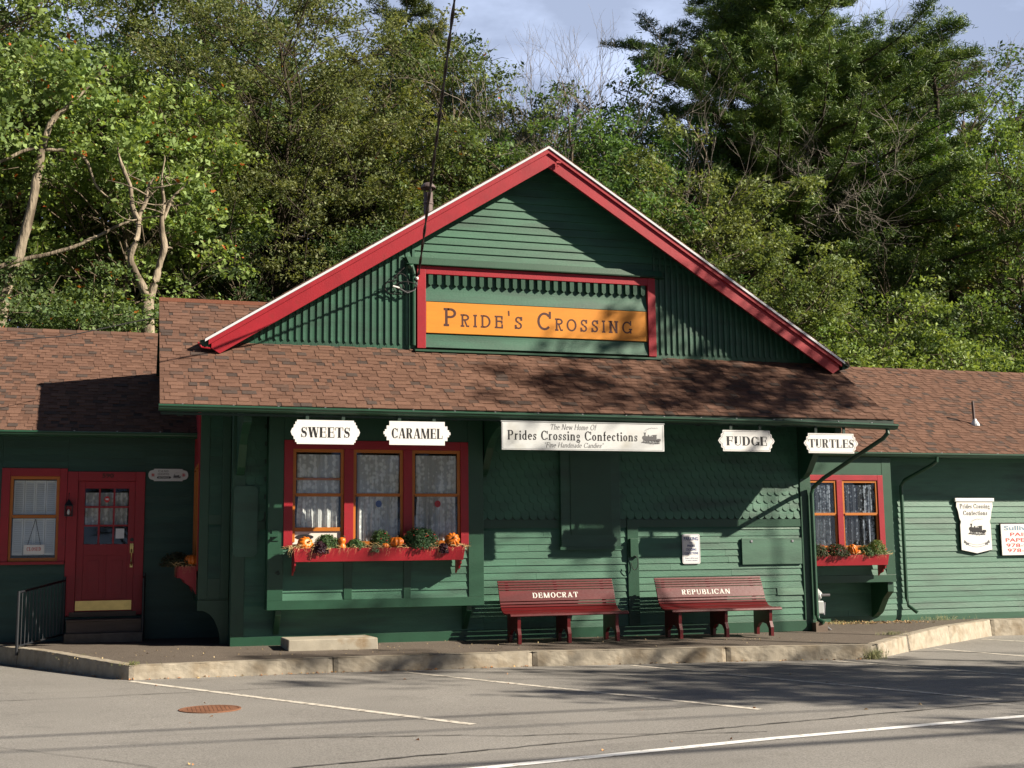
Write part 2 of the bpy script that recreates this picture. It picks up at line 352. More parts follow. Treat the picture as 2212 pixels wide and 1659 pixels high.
# --- main block walls -----------------------------------------------------
BAND0, BAND1 = 1.632, 1.75
mb = MB()
clap(mb, 5.0, 7.305, 0.14, BAND0, 0.0)
clap(mb, 7.487, 10.335, 0.14, BAND0, 0.0, seam=.6)
clap(mb, 1.50, 5.0, 0.14, 0.62, 0.0)
clap(mb, 1.50, 1.80, 0.62, BAND0, 0.0)
build('clapboard_wall', mb, 'board', BLD)
mb = MB()   # loose patch board near the right corner, as found on the wall
mb.hexa([(9.86, -.028, .545), (10.33, -.030, .545), (10.33, -.004, .545), (9.86, -.004, .545), (9.86, -.018, .655), (10.33, -.018, .655), (10.33, -.004, .655), (9.86, -.004, .655)], (0.085, .19, .125))
build('patch_board', mb, 'board', BLD)

# scalloped shingles above the band
mb = MB(); mbl = MB(); row = 0.126; w = 0.132
z = BAND1 + 0.005; r = 0
while z < 3.62:
    off = (r % 2) * w / 2
    x = 1.5 - off
    while x < 10.34:
        if not (1.80 < x + w / 2 < 4.94) :
            a = max(x, 1.5); b = min(x + w, 10.335)
            if b - a > 0.02:
                cx = x + w / 2; pts = []
                for k in range(9):
                    t = PI + PI * k / 8; px = cx + math.cos(t) * w * .492; pz = z + w * .47 + math.sin(t) * w * .47
                    if a - 1e-6 <= px <= b + 1e-6: pts.append((px, pz))
                if len(pts) >= 2:
                    pts = pts + [(min(b, cx + w * .485), z + row * 1.5), (max(a, cx - w * .485), z + row * 1.5)]
                    th = 0.019 + rnd.uniform(0, .007); c = jit(GREEN, .07)
                    n = len(pts)
                    fr = [(p[0], -th + (p[1] - z) / (row * 1.5) * (th - .003), p[1]) for p in pts]
                    bk = [(p[0], 0.004, p[1]) for p in pts]
                    (mb if cx > 1.8 else mbl).add(fr + bk, [tuple(range(n))] + [(i, i + n, (i + 1) % n + n, (i + 1) % n) for i in range(n)], c)
        x += w
    z += row; r += 1
mbl.box(1.5, 1.80, .005, .1, BAND1, 3.75, (0.02, 0.05, 0.03)); build('scalloped_shingle_wall', mbl, 'board', BLD); mb.box(4.9, 10.34, .005, .1, BAND1, 3.75, (0.02, 0.05, 0.03))
build('scalloped_shingle_wall', mb, 'board', BLD)
# trim
mb = MB()
mb.box(5.0, 7.30, -.024, .01, BAND0, BAND1); mb.box(1.505, 1.78, -.024, .01, BAND0, BAND1); mb.box(7.49, 10.33, -.024, .01, BAND0, BAND1)
build_each('band_board', mb, 'trim', BLD)
mb = MB(); mb.box(1.32, 10.53, -.030, .05, -.03, .14); build('base_board', mb, 'trim', BLD, bevel=.004)
mb = MB(); mb.box(1.32, 1.50, -.032, .06, .141, 3.80); build('corner_post', mb, 'trim', BLD, bevel=.004)
mb = MB(); mb.box(10.335, 10.53, -.034, .06, .141, 3.80); build('corner_post', mb, 'trim', BLD, bevel=.004)
mb = MB(); mb.box(7.305, 7.487, -.036, .02, .141, 1.76); build('wall_post', mb, 'trim', BLD, bevel=.004)
mb = MB(); mb.box(7.33, 7.46, -.09, -.037, 1.18, 1.46); build('junction_box', mb, 'trim', BLD, bevel=.004)
mb = MB(); pts = [(7.39 + .055 * math.sin(t), -.10, 1.18 + .11 * math.cos(t) - .09) for t in [k * PI / 8 for k in range(13)]]
mb.tube(pts, .006, 6); build('loose_cable', mb, 'cable', BLD)
mb = MB(); mb.box(1.335, 1.67, -.060, -.034, 1.30, 2.20); mb.prism([(1.335, 1.30), (1.375, 1.25), (1.63, 1.25), (1.67, 1.30)], 'y', -.060, -.034); mb.prism([(1.335, 2.20), (1.67, 2.20), (1.63, 2.25), (1.375, 2.25)], 'y', -.060, -.034)
bpanel = build('blank_panel', mb, 'board', BLD)
at = bpanel.data.attributes.new('Col', 'FLOAT_COLOR', 'FACE'); at.data.foreach_set('color', [c for _ in bpanel.data.polygons for c in (0.030, 0.100, 0.066, 1.0)])
mb = MB(); mb.box(6.205, 7.17, -.10, .01, 1.335, 2.90, (0.024, 0.085, 0.053)); build('boarded_window', mb, 'board', BLD, bevel=.006)
mb = MB(); mb.box(6.18, 7.195, -.12, -.101, 1.30, 1.345); mb.box(6.36, 7.02, -.112, -.1005, 1.52, 2.75); build('window_sill', mb, 'trim', BLD)
mb = MB(); mb.box(9.25, 10.315, -.050, -.022, 1.035, 1.45, (0.05, .125, .082)); p = build('notice_board', mb, 'board', BLD, bevel=.003)
mb = MB()
for x in (9.42, 10.15): mb.box(x - .018, x + .018, -.060, -.051, 1.385, 1.42)
build_each('hanging_clip', mb, 'metal', p)
# side and rear shell of the main block (thin boards) and dark interior core
mb = MB()
mb.box(10.44, 10.52, .051, 3.44, -.03, 3.70, (0.05, .12, .08)); mb.box(1.33, 1.41, .061, 3.44, -.03, 3.70, (0.05, .12, .08)); mb.box(1.42, 10.43, 3.36, 3.44, -.03, 3.70, (0.05, .12, .08))
for xa_ in (1.33, 10.44): mb.prism([(.06, 3.701), (3.44, 3.701), (3.44, 3.96), (1.72, 5.06), (.06, 3.98)], 'x', xa_, xa_ + .08, (0.05, .12, .08))
build('side_wall', mb, 'board', BLD)
mb = MB(); mb.box(1.42, 10.43, .45, .50, -.03, 4.2); build('dark_room_backing', mb, 'roomdark', BLD)  # dark sheet put behind the panes as the shade of the room

# --- projecting window bay --------------------------------------------------
BY = -0.35
mb = MB()
clap(mb, 2.00, 2.855, .64, 1.40, BY + .02, ex=.112, seam=0); clap(mb, 2.97, 3.715, .64, 1.40, BY + .02, ex=.112, seam=0); clap(mb, 3.82, 4.68, .64, 1.40, BY + .02, ex=.112, seam=0)
build('bay_clapboard', mb, 'board', BLD)
mb = MB()
mb.box(1.786, 2.00, BY - .012, BY + .05, .641, 3.42); mb.box(4.68, 4.909, BY - .012, BY + .05, .641, 3.42)
mb.box(2.855, 2.97, BY - .010, BY + .05, .641, 1.40); mb.box(3.715, 3.82, BY - .010, BY + .05, .641, 1.40)
mb.box(1.786, 4.909, BY - .016, BY + .05, .515, .640); mb.box(2.001, 4.679, BY - .008, BY + .05, 2.885, 3.42)
mb.box(1.786, 1.83, BY + .051, -.035, .515, 3.42); mb.box(4.865, 4.909, BY + .051, -.025, .515, 3.42)
mb.box(1.831, 4.864, BY + .051, -.031, .52, .56)
build('bay_frame', mb, 'trim', BLD, bevel=.003)
for x in (1.95, 4.70):
    mb = MB(); mb.prism([(-.031, .51), (-.31, .51), (-.30, .44), (-.031, .16)], 'x', x - .04, x + .04)
    build('bay_bracket', mb, 'trim', BLD, bevel=.004)
# red surround
mb = MB(); yf = BY - .030
mb.box(2.001, 2.125, yf, BY + .04, 1.385, 2.885); mb.box(4.562, 4.679, yf, BY + .04, 1.385, 2.885)
mb.box(2.849, 2.983, yf, BY + .04, 1.385, 2.762); mb.box(3.709, 3.839, yf, BY + .04, 1.385, 2.762)
mb.box(2.126, 4.561, yf + .002, BY + .04, 2.763, 2.885); mb.box(2.126, 4.561, yf - .02, BY + .04, 1.34, 1.384)
build('window_surround', mb, 'red', BLD, bevel=.003)

def curtain(mb, x0, x1, z0, z1, y, waves, amp=.022, gather=0.0, ph=0.0, scal=False):
    n = 60; m_ = 10; vs = []; fs = []
    for j in range(m_ + 1):
        t = j / m_; zz = z1 + (z0 - z1) * t
        for i in range(n + 1):
            s = i / n; xx = x0 + (x1 - x0) * s
            if gather: xx += gather * t * t * (1 if s > .5 else -1) * 0 + gather * math.sin(t * 2.2) * (1 - s)
            a = amp * (0.5 + .7 * t)
            yy = y + a * math.sin(2 * PI * waves * s + ph + .6 * math.sin(3 * s)) + a * .4 * math.sin(2 * PI * waves * 2.7 * s)
            z_ = zz + (.02 * math.sin(s * 60) if (scal and j == m_) else 0)
            vs.append((xx, yy, z_))
    for j in range(m_):
        for i in range(n): fs.append((j * (n + 1) + i, j * (n + 1) + i + 1, (j + 1) * (n + 1) + i + 1, (j + 1) * (n + 1) + i))
    mb.add(vs, fs)

def sash_window(x0, x1, z0, z1, zm, y, fw=.045, curt='lace', lift=None, cz=None, waves=6, lab=None):
    """double hung sash pair: frame with meeting rail, glass and lace curtain"""
    mb = MB(); ya = y - .004; yb = y + .035
    mb.box(x0, x0 + fw, ya, yb, zm, z1); mb.box(x1 - fw, x1, ya, yb, zm, z1); mb.box(x0 + fw, x1 - fw, ya + .002, yb, z1 - fw, z1)
    mb.box(x0 + fw, x1 - fw, ya - .004, yb, zm - .022, zm + .022)
    b = lift if lift else z0
    mb.box(x0, x0 + fw * .8, ya + .012, yb + .006, z0, zm - .001); mb.box(x1 - fw * .8, x1, ya + .012, yb + .006, z0, zm - .001); mb.box(x0 + fw * .8, x1 - fw * .8, ya + .008, yb + .006, b, b + fw * 1.2)
    if lift: mb.box(x0 + fw, x1 - fw, y + .0165, y + .022, lift + .72, lift + .755)
    w = build('window_sash', mb, 'sash', BLD, bevel=.002, label=lab)
    mb = MB(); mb.box(x0 + fw, x1 - fw, y + .012, y + .016, zm + .022, z1 - fw); mb.box(x0 + fw * .8, x1 - fw * .8, y + .022, y + .025, b + fw * 1.2, zm - .022)
    build('pane', mb, 'glass', w)
    if curt:
        c0 = cz if cz else z0 + .02
        mb = MB(); curtain(mb, x0 + fw + .02, x1 - fw - .01, zm + .02, z1 - fw - .03, y + .035, waves, amp=.010, ph=x0 * 7)
        curtain(mb, x0 + fw + .05, x1 - fw - .02, c0, zm + .06, y + .060, waves, ph=x0 * 3, gather=-.03, scal=True)
        build('lace_curtain', mb, curt, w, smooth=True)
    return w
W1 = sash_window(2.126, 2.848, 1.45, 2.762, 2.112, BY, lift=1.60, cz=1.62, waves=5)
W2 = sash_window(2.984, 3.708, 1.40, 2.762, 2.112, BY, waves=6, cz=1.42)
W3 = sash_window(3.840, 4.561, 1.40, 2.762, 2.112, BY, waves=7, cz=1.45)
mb = MB(); mb.box(2.131, 2.845, BY + .028, BY + .06, 1.42, 1.598); pb = build('window_insert', mb, 'box', BLD)
mb = MB(); mb.prism([(2.30 + .13 * math.cos(t), 1.52 + .035 * math.sin(t)) for t in [k * PI / 8 for k in range(16)]], 'y', BY + .022, BY + .0275); build('grille_slot', mb, 'black', pb)
for cx, m_, w_ in ((3.36, 'blue', W2), (4.23, 'redink', W3)):
    mb = MB(); mb.prism([(cx + .045 * math.cos(t), 1.985 + .05 * math.sin(t)) for t in [k * PI / 7 for k in range(14)]], 'y', BY + .036, BY + .043); build('glass_ornament', mb, m_, w_)
# latch on the bay's left post
mb = MB(); mb.box(1.84, 1.94, BY - .028, BY - .0125, 1.47, 1.62); mb.box(1.90, 1.93, BY - .085, BY - .028, 1.53, 1.56); mb.box(1.79, 1.93, BY - .10, BY - .085, 1.525, 1.565); build('shutter_latch', mb, 'trim', BLD, bevel=.002)
mb = MB(); mb.tube([(1.90, BY - .02, 1.02), (1.93, BY - .05, 1.05), (1.95, BY - .05, 1.02), (1.93, BY - .02, 1.0)], .008, 6); build('wall_hook', mb, 'iron', BLD)

# --- left side bay ----------------------------------------------------------
mb = MB()
mb.box(.89, 1.02, .40, .47, .661, 3.42); mb.box(1.20, 1.319, .40, .47, .661, 3.42); mb.box(1.021, 1.199, .40, .47, .661, .95); mb.box(1.021, 1.199, .40, .47, 1.72, 1.86)
mb.box(.89, 1.319, .395, .47, .645, .660); mb.box(.89, 1.319, .471, 1.93, .62, .66)
mb.box(.895, .95, .471, 1.93, .661, 1.06)
build('bay_frame', mb, 'trim', BLD, bevel=.003)
mb = MB(); clap(mb, 1.021, 1.199, .95, 1.72, .42, seam=0, backing=True, col=(.02, .075, .045)); clap(mb, 1.021, 1.199, 1.86, 3.42, .42, ex=.14, seam=0, backing=True, col=(.02, .075, .045)); build('bay_clapboard', mb, 'board', BLD)
mb = MB(); q = [(.885, .64), (.889, .50), (.97, .495), (1.06, .45), (1.13, .36), (1.18, .24), (1.205, .12), (1.21, .0), (1.319, .0), (1.319, .64)]
mb.prism(q[::-1], 'y', .40, .48); build('bay_bracket', mb, 'trim', BLD)
mb = MB(); mb.box(.876, .93, .475, .58, 1.06, 3.42); mb.box(.876, .93, 1.80, 1.93, 1.06, 3.42); mb.box(.878, .93, .58, 1.80, 2.62, 3.42); mb.box(.876, .93, 1.13, 1.25, 1.06, 2.62); build('window_surround', mb, 'red', BLD)
mb = MB()
for a, b in ((.58, 1.13), (1.25, 1.80)):
    mb.box(.868, .92, a, a + .05, 1.10, 2.56); mb.box(.868, .92, b - .05, b, 1.10, 2.56); mb.box(.868, .92, a, b, 2.561, 2.61)
w = build('window_sash', mb, 'sash', BLD)
mb = MB(); mb.box(.893, .897, .63, 1.08, 1.1, 2.56); mb.box(.893, .897, 1.30, 1.75, 1.1, 2.56); build('pane', mb, 'glass', w)

# --- knee braces under the eave ----------------------------------------------
for x in (1.42, 4.985, 10.40):
    mb = MB(); out = [(-.036, 2.40), (-.12, 2.42), (-.24, 2.50), (-.36, 2.64), (-.50, 2.80), (-.72, 2.93), (-1.0, 3.03), (-1.16, 3.05), (-1.16, 3.17), (-.9, 3.24), (-.036, 3.40), (-.036, 2.40)][:-1]
    mb.prism(out, 'x', x - .055, x + .055); build('eave_bracket', mb, 'trim', BLD, bevel=.004)

# --- roofs -------------------------------------------------------------------
SH = [(0.146, 0.082, 0.059), (0.131, 0.073, 0.052), (0.158, 0.089, 0.063), (0.100, 0.064, 0.050), (0.075, 0.056, 0.048)]
def shingles(mb, x0, x1, y0, z0, y1, z1, ex=.112, clipf=None, th=0.006):
    """courses of laminated tabs on the slope from (y0,z0) up to (y1,z1); x between x0 and x1"""
    L_ = math.hypot(y1 - y0, z1 - z0); uy, uz = (y1 - y0) / L_, (z1 - z0) / L_; ny, nz_ = -uz, uy
    n = int(L_ / ex)
    def P(x, s, h): return (x, y0 + uy * s + ny * h, z0 + uz * s + nz_ * h)
    def slab(a, b, s0, s1, h0, h1, c):
        if clipf:
            r = clipf(a, b, s0)
            if r is None: return
            a, b = r
            if b - a < .01: return
        mb.add([P(a, s0, h0), P(b, s0, h0), P(b, s1, h1), P(a, s1, h1), P(a, s0, 0), P(b, s0, 0)], [(0, 1, 2, 3), (4, 5, 1, 0)], c)
    for i in range(n + 1):
        s0 = i * ex; s1 = min(s0 + ex + .03, L_)
        if s1 - s0 < .02: continue
        x = x0
        while x < x1:               # base layer, wide strips
            w_ = min(rnd.choice((.14, .2, .26, .33)), x1 - x)
            c = rnd.choice(SH[:3]) if rnd.random() < .84 else rnd.choice(SH[3:])
            slab(x, x + w_, s0, s1, th + rnd.uniform(0, .001), .002, jit(tuple(k * .86 for k in c), .07)); x += w_
        x = x0 + rnd.uniform(0, .2)
        while x < x1:               # raised tabs
            w_ = rnd.uniform(.10, .24); b = min(x + w_, x1)
            c = rnd.choice(SH[:3]) if rnd.random() < .83 else rnd.choice(SH[3:])
            slab(x, b, s0 - .004, s1 - .03, th * 2.3, th * 1.2, jit(c, .07)); x += w_ + rnd.uniform(.05, .20)
ME = 0.65
ez, rz, ry = 3.245, 5.24, 1.72
mb = MB(); shingles(mb, .275, 11.27, -1.36, ez, ry, rz, clipf=None)
mb.box(.275, 11.27, ry - .09, ry + .02, rz - .045, rz + .014, (0.20, .085, .055))
main_roof = build('shingle_roof', mb, 'shingle', BLD)
mb = MB()   # slab and rear slope
mb.hexa([(.28, -1.35, ez - .10), (11.265, -1.35, ez - .10), (11.265, -1.35, ez - .006), (.28, -1.35, ez - .006), (.28, ry, rz - .12), (11.265, ry, rz - .12), (11.265, ry, rz - .006), (.28, ry, rz - .006)])
mb.hexa([(.28, ry + .002, rz - .12), (11.265, ry + .002, rz - .12), (11.265, ry + .002, rz - .006), (.28, ry + .002, rz - .006), (.28, 4.5, 3.42), (11.265, 4.5, 3.42), (11.265, 4.5, 3.54), (.28, 4.5, 3.54)])
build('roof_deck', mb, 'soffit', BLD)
mb = MB()   # exposed rafters below the eave
for k in range(18):
    x = .5 + k * .62
    if 10.2 < x < 10.6: continue
    mb.hexa([(x, -1.27, 3.10), (x + .07, -1.27, 3.10), (x + .07, -1.27, 3.19), (x, -1.27, 3.19), (x, -.04, 3.86), (x + .07, -.04, 3.86), (x + .07, -.04, 3.99), (x, -.04, 3.99)])
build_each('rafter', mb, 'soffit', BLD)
def gutter(x0, x1, y, z, zr, drop=0.0, name='gutter'):
    """ogee gutter; x0 end at height z, x1 end at height z+drop"""
    mb = MB(); pr = [(y, 0.0), (y - .105, 0.0), (y - .105, -.016), (y - .085, -.034), (y - .080, -.05), (y - .055, -.070), (y, -.075), (y, 0.0)][:-1]
    n = len(pr)
    mb.add([(x0, p[0], z + p[1]) for p in pr] + [(x1, p[0], z + drop + p[1]) for p in pr], [tuple(range(n)), tuple(range(2 * n - 1, n - 1, -1))] + [(i, i + n, (i + 1) % n + n, (i + 1) % n) for i in range(n)])
    mb.box(x0, x1, y - .110, y - .104, z - .008 + min(0, drop), z + .004 + max(0, drop) if abs(drop) < .02 else z + .004)
    return build(name, mb, 'trim', BLD)
def gutter_run(x0, x1, y, z0, z1, seg=None):
    mb = MB(); pr = [(y + .02, .004), (y - .095, .004), (y - .105, -.004), (y - .105, -.020), (y - .088, -.034), (y - .082, -.05), (y - .055, -.070), (y + .02, -.078)]
    n = len(pr)
    mb.add([(x0, p[0], z0 + p[1]) for p in pr] + [(x1, p[0], z1 + p[1]) for p in pr], [tuple(range(n)), tuple(range(2 * n - 1, n - 1, -1))] + [(i, i + n, (i + 1) % n + n, (i + 1) % n) for i in range(n)])
    g = build('gutter', mb, 'trim', BLD)
    mb = MB(); k = 0; x = x0 + .3
    while x < x1:
        zz = z0 + (z1 - z0) * (x - x0) / (x1 - x0); mb.box(x - .011, x + .011, y - .10, y - .07, zz + .0045, zz + .014); x += .62 + rnd.uniform(-.05, .05)
    build_each('gutter_clip', mb, 'metal', g)
    return g
gutter_run(.26, 9.30, -1.345, 3.232, 3.195); gutter_run(9.302, 11.29, -1.345, 3.204, 3.165)
mb = MB(); mb.box(.29, 11.25, -1.349, -1.325, 3.11, 3.138); build('fascia_board', mb, 'soffit', BLD)

# wings
for (x0, x1, ez_, lab) in ((-14.0, 1.40, 3.125, None), (10.45, 30.0, 2.965, None)):
    ry_, rz_ = 4.85, ez_ + .6 * 3.5
    mb = MB(); shingles(mb, max(x0, -11), min(x1, 22), 1.35, ez_, ry_, rz_)
    xa, xb = max(x0, -11), min(x1, 22)
    x = xa
    while x < xb:           # ridge caps
        c = jit(rnd.choice(SH[:4]), .08); mb.hexa([(x, ry_ - .13, rz_ - .075), (min(x + .30, xb), ry_ - .13, rz_ - .075), (min(x + .30, xb), ry_ + .0, rz_ - .02), (x, ry_ + .0, rz_ - .02), (x, ry_ - .13, rz_ - .05), (min(x + .30, xb), ry_ - .13, rz_ - .058), (min(x + .30, xb), ry_ + .0, rz_ + .012), (x, ry_, rz_ + .020)], c); x += .142 * 2
    if x0 < -11: mb.hexa([(x0, 1.35, ez_ - .02), (xa, 1.35, ez_ - .02), (xa, 1.35, ez_), (x0, 1.35, ez_), (x0, ry_, rz_ - .02), (xa, ry_, rz_ - .02), (xa, ry_, rz_), (x0, ry_, rz_)], SH[0])
    if x1 > 22: mb.hexa([(xb, 1.35, ez_ - .02), (x1, 1.35, ez_ - .02), (x1, 1.35, ez_), (xb, 1.35, ez_), (xb, ry_, rz_ - .02), (x1, ry_, rz_ - .02), (x1, ry_, rz_), (xb, ry_, rz_)], SH[0])
    build('shingle_roof', mb, 'shingle', BLD)
    mb = MB()
    xe0 = x0 if x0 < 0 else 10.53; xe1 = x1 if x1 > 5 else 1.325
    mb.hexa([(xe0, 1.40, ez_ - .09), (xe1, 1.40, ez_ - .09), (xe1, 1.40, ez_ + .02), (xe0, 1.40, ez_ + .02), (xe0, ry_, rz_ - .11), (xe1, ry_, rz_ - .11), (xe1, ry_, rz_ - .012), (xe0, ry_, rz_ - .012)])
    mb.hexa([(xe0, ry_ + .002, rz_ - .11), (xe1, ry_ + .002, rz_ - .11), (xe1, ry_ + .002, rz_ - .012), (xe0, ry_ + .002, rz_ - .012), (xe0, 8.4, rz_ - 2.3), (xe1, 8.4, rz_ - 2.3), (xe1, 8.4, rz_ - 2.15), (xe0, 8.4, rz_ - 2.15)])
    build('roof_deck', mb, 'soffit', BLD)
gutter_run(-14, 1.30, 1.37, 3.115, 3.115); gutter_run(10.6, 30, 1.37, 2.962, 2.942)

# left wing wall with window and door
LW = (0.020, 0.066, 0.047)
mb = MB(); y = 2.0
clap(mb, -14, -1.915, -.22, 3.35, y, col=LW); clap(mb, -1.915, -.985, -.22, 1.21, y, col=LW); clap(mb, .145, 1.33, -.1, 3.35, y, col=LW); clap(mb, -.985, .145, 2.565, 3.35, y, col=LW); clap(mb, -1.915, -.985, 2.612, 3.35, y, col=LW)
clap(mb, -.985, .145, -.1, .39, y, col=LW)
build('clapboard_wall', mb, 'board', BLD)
mb = MB(); mb.box(-14, 1.3, 2.45, 2.5, -.2, 3.4); build('dark_room_backing', mb, 'roomdark', BLD)
mb = MB(); yf = 1.955
mb.box(-1.915, -1.795, yf, 2.06, 1.215, 2.61); mb.box(-1.095, -.99, yf, 2.06, 1.215, 2.61); mb.box(-1.794, -1.096, yf + .002, 2.06, 2.492, 2.61); mb.box(-1.95, -.992, yf - .03, 2.06, 1.17, 1.214)
build('window_surround', mb, 'red', BLD, bevel=.003)
lw = sash_window(-1.794, -1.096, 1.216, 2.490, 1.888, 1.985, curt=None)
mb = MB()
for zc0, zc1, n_ in ((1.92, 2.43, 15), (1.31, 1.86, 15)):
    for i in range(4):
        a = -1.745 + i * .151; b = a + .147; yy = 2.06 + (.012 if i % 2 else 0)
        mb.box(a, a + .02, yy, yy + .022, zc0, zc1); mb.box(b - .02, b, yy, yy + .022, zc0, zc1); mb.box(a + .02, b - .02, yy, yy + .022, zc1 - .03, zc1); mb.box(a + .02, b - .02, yy, yy + .022, zc0, zc0 + .03)
        for k in range(n_):
            z0 = zc0 + .03 + (zc1 - zc0 - .06) * k / n_; h = (zc1 - zc0 - .06) / n_
            mb.hexa([(a + .02, yy, z0), (b - .02, yy, z0), (b - .02, yy + .006, z0), (a + .02, yy + .006, z0), (a + .02, yy + .014, z0 + h * .95), (b - .02, yy + .014, z0 + h * .95), (b - .02, yy + .02, z0 + h * .95), (a + .02, yy + .02, z0 + h * .95)])
build_each('louvred_shutter', mb, 'shutter', lw, per=19)
# door
mb = MB(); mb.box(-.985, -.832, yf, 2.07, .40, 2.565); mb.box(.004, .145, yf, 2.07, .40, 2.565); mb.box(-.831, .003, yf + .002, 2.07, 2.425, 2.565)
build('door_frame', mb, 'red', BLD, bevel=.004)
mb = MB(); yd = 1.99
mb.box(-.83, -.73, yd, yd + .045, .46, 2.42); mb.box(-.09, .002, yd, yd + .045, .46, 2.42); mb.box(-.729, -.091, yd + .001, yd + .045, 2.31, 2.42); mb.box(-.729, -.091, yd + .001, yd + .045, 1.30, 1.465)
for a, b in ((-.729, -.425), (-.395, -.091)):
    mb.box(a, b, yd + .012, yd + .045, .64, 1.299); mb.box(a + .07, b - .07, yd + .005, yd + .0119, .72, 1.22)
mb.box(-.4245, -.3955, yd + .001, yd + .045, .64, 1.299); mb.box(-.729, -.091, yd + .001, yd + .045, .46, .639)
for i in (1, 2):
    x = -.729 + .638 * i / 3; mb.box(x - .014, x + .014, yd + .004, yd + .04, 1.466, 2.309)
    z = 1.465 + .845 * i / 3; mb.box(-.728, -.092, yd + .006, yd + .038, z - .014, z + .014)
door = build('door', mb, 'red', BLD, bevel=.002)
mb = MB(); mb.box(-.729, -.091, yd + .022, yd + .026, 1.466, 2.309); build('pane', mb, 'glass', door)
mb = MB(); curtain(mb, -.72, -.10, 1.76, 2.25, yd + .09, 9, amp=.014); build('lace_curtain', mb, M['lace'], door, smooth=True)
mb = MB(); mb.box(-.82, -.012, yd - .004, yd - .0005, .475, .618); build('kick_plate', mb, 'brass', door)
mb = MB(); mb.tube([(-.03, yd - .01, 1.42), (-.03, yd - .06, 1.42)], .028, 12); mb.tube([(-.03, yd - .02, 1.38), (-.03, yd - .075, 1.33), (-.03, yd - .075, 1.20), (-.03, yd - .02, 1.14)], .011, 8); mb.box(-.055, -.005, yd - .008, yd - .0005, 1.33, 1.47); mb.box(-.05, -.01, yd - .008, yd - .0005, 1.11, 1.16); build('door_handle', mb, 'brass', door, smooth=False)
mb = MB(); mb.tube([(-.03, yd - .015, 1.53), (-.03, yd - .001, 1.53)], .028, 12); build('door_lock', mb, 'iron', door)
mb = MB(); mb.box(-.27, -.145, yd + .012, yd + .014, 1.55, 1.70); build('posted_notice', mb, 'paper', door)
mb = MB(); mb.prism([(-.41 + .042 * math.cos(t), 2.145 + .05 * math.sin(t)) for t in [k * PI / 6 for k in range(12)]], 'y', yd + .014, yd + .018); sb = build('window_badge', mb, 'redink', door)
mb = MB(); mb.box(-.432, -.388, yd + .010, yd + .0135, 2.135, 2.158); build('badge_stripe', mb, 'paper', door)
mb = MB(); mb.box(-.90, .06, 1.93, 2.06, .385, .40 + .055); build('door_sill', mb, 'oldwood', BLD)

# right wing wall
RW = (0.050, 0.145, 0.095)
mb = MB(); clap(mb, 10.52, 13.0, -.05, 3.2, 2.0, col=RW); clap(mb, 13.0, 30, .05, 3.2, 2.0, col=RW, seam=.8)
mb.box(11.0, 30, 1.975, 2.05, -.2, .052, (.018, .085, .045))
build('clapboard_wall', mb, 'board', BLD)
yb = 1.4
mb = MB()
mb.box(10.98, 11.05, yb, yb + .06, .80, 3.0); mb.box(12.815, 13.0, yb, yb + .06, .80, 3.0); mb.box(11.051, 12.814, yb + .004, yb + .06, 2.565, 3.0); mb.box(10.98, 13.0, yb - .006, yb + .06, .67, .799)
mb.box(12.945, 13.0, yb + .061, 1.98, .67, 3.0); mb.box(10.98, 11.02, yb + .061, 1.98, .67, 3.0); mb.box(11.021, 12.944, yb + .061, 1.98, .675, .71)
build('bay_frame', mb, 'trim', BLD, bevel=.003)
mb = MB(); clap(mb, 11.051, 12.814, .80, 1.27, yb + .02, col=RW, seam=0); build('bay_clapboard', mb, 'board', BLD)
for x in (11.1, 12.91):
    mb = MB(); mb.prism([(1.98, .665), (1.44, .665), (1.44, .50), (1.60, .38), (1.80, .12), (1.98, .02)], 'x', x - .06, x + .06); build('bay_bracket', mb, 'trim', BLD, bevel=.004)
mb = MB(); mb.box(11.051, 11.15, yb - .02, yb + .05, 1.27, 2.56); mb.box(12.705, 12.814, yb - .02, yb + .05, 1.27, 2.56); mb.box(11.873, 11.985, yb - .02, yb + .05, 1.27, 2.463); mb.box(11.151, 12.704, yb - .018, yb + .05, 2.465, 2.56); mb.box(11.051, 12.814, yb - .05, yb + .05, 1.23, 1.269)
build('window_surround', mb, 'red', BLD, bevel=.003)
for a, b in ((11.151, 11.872), (11.986, 12.704)):
    w = sash_window(a, b, 1.27, 2.463, 1.87, yb, curt='lace2', waves=5, fw=.04)
mb = MB(); mb.box(10.99, 12.94, yb + .42, yb + .46, .72, 3.0); build('dark_room_backing', mb, 'roomdark', BLD)

# downspouts
def spout(pts, name='downspout', r=.034):
    mb = MB(); 
    mb.tube(pts, r, 10); return build(name, mb, 'trim', BLD, smooth=False)
spout([(11.14, -1.36, 3.12), (11.14, -1.37, 3.04), (11.10, -1.30, 2.96), (10.62, -.30, 2.40), (10.53, -.11, 2.26), (10.51, -.09, 2.15), (10.51, -.09, .22), (10.53, -.10, .15), (10.58, -.18, .10)])
spout([(13.93, 1.33, 2.90), (13.93, 1.34, 2.82), (13.88, 1.40, 2.76), (13.58, 1.85, 2.50), (13.55, 1.92, 2.40), (13.55, 1.925, .35), (13.57, 1.90, .22), (13.66, 1.78, .10)])
mb = MB(); mb.tube([(4.01, .30, 4.42), (4.01, .30, 5.55)], .03, 8); mb.tube([(4.01, .30, 5.55), (3.97, .27, 5.66), (3.93, .22, 5.62)], .035, 8); build('service_conduit', mb, 'trim', BLD)
mb = MB(); mb.box(10.45, 10.66, -.16, .02, -.06, .10); build('post_footing', mb, 'oldwood', BLD)

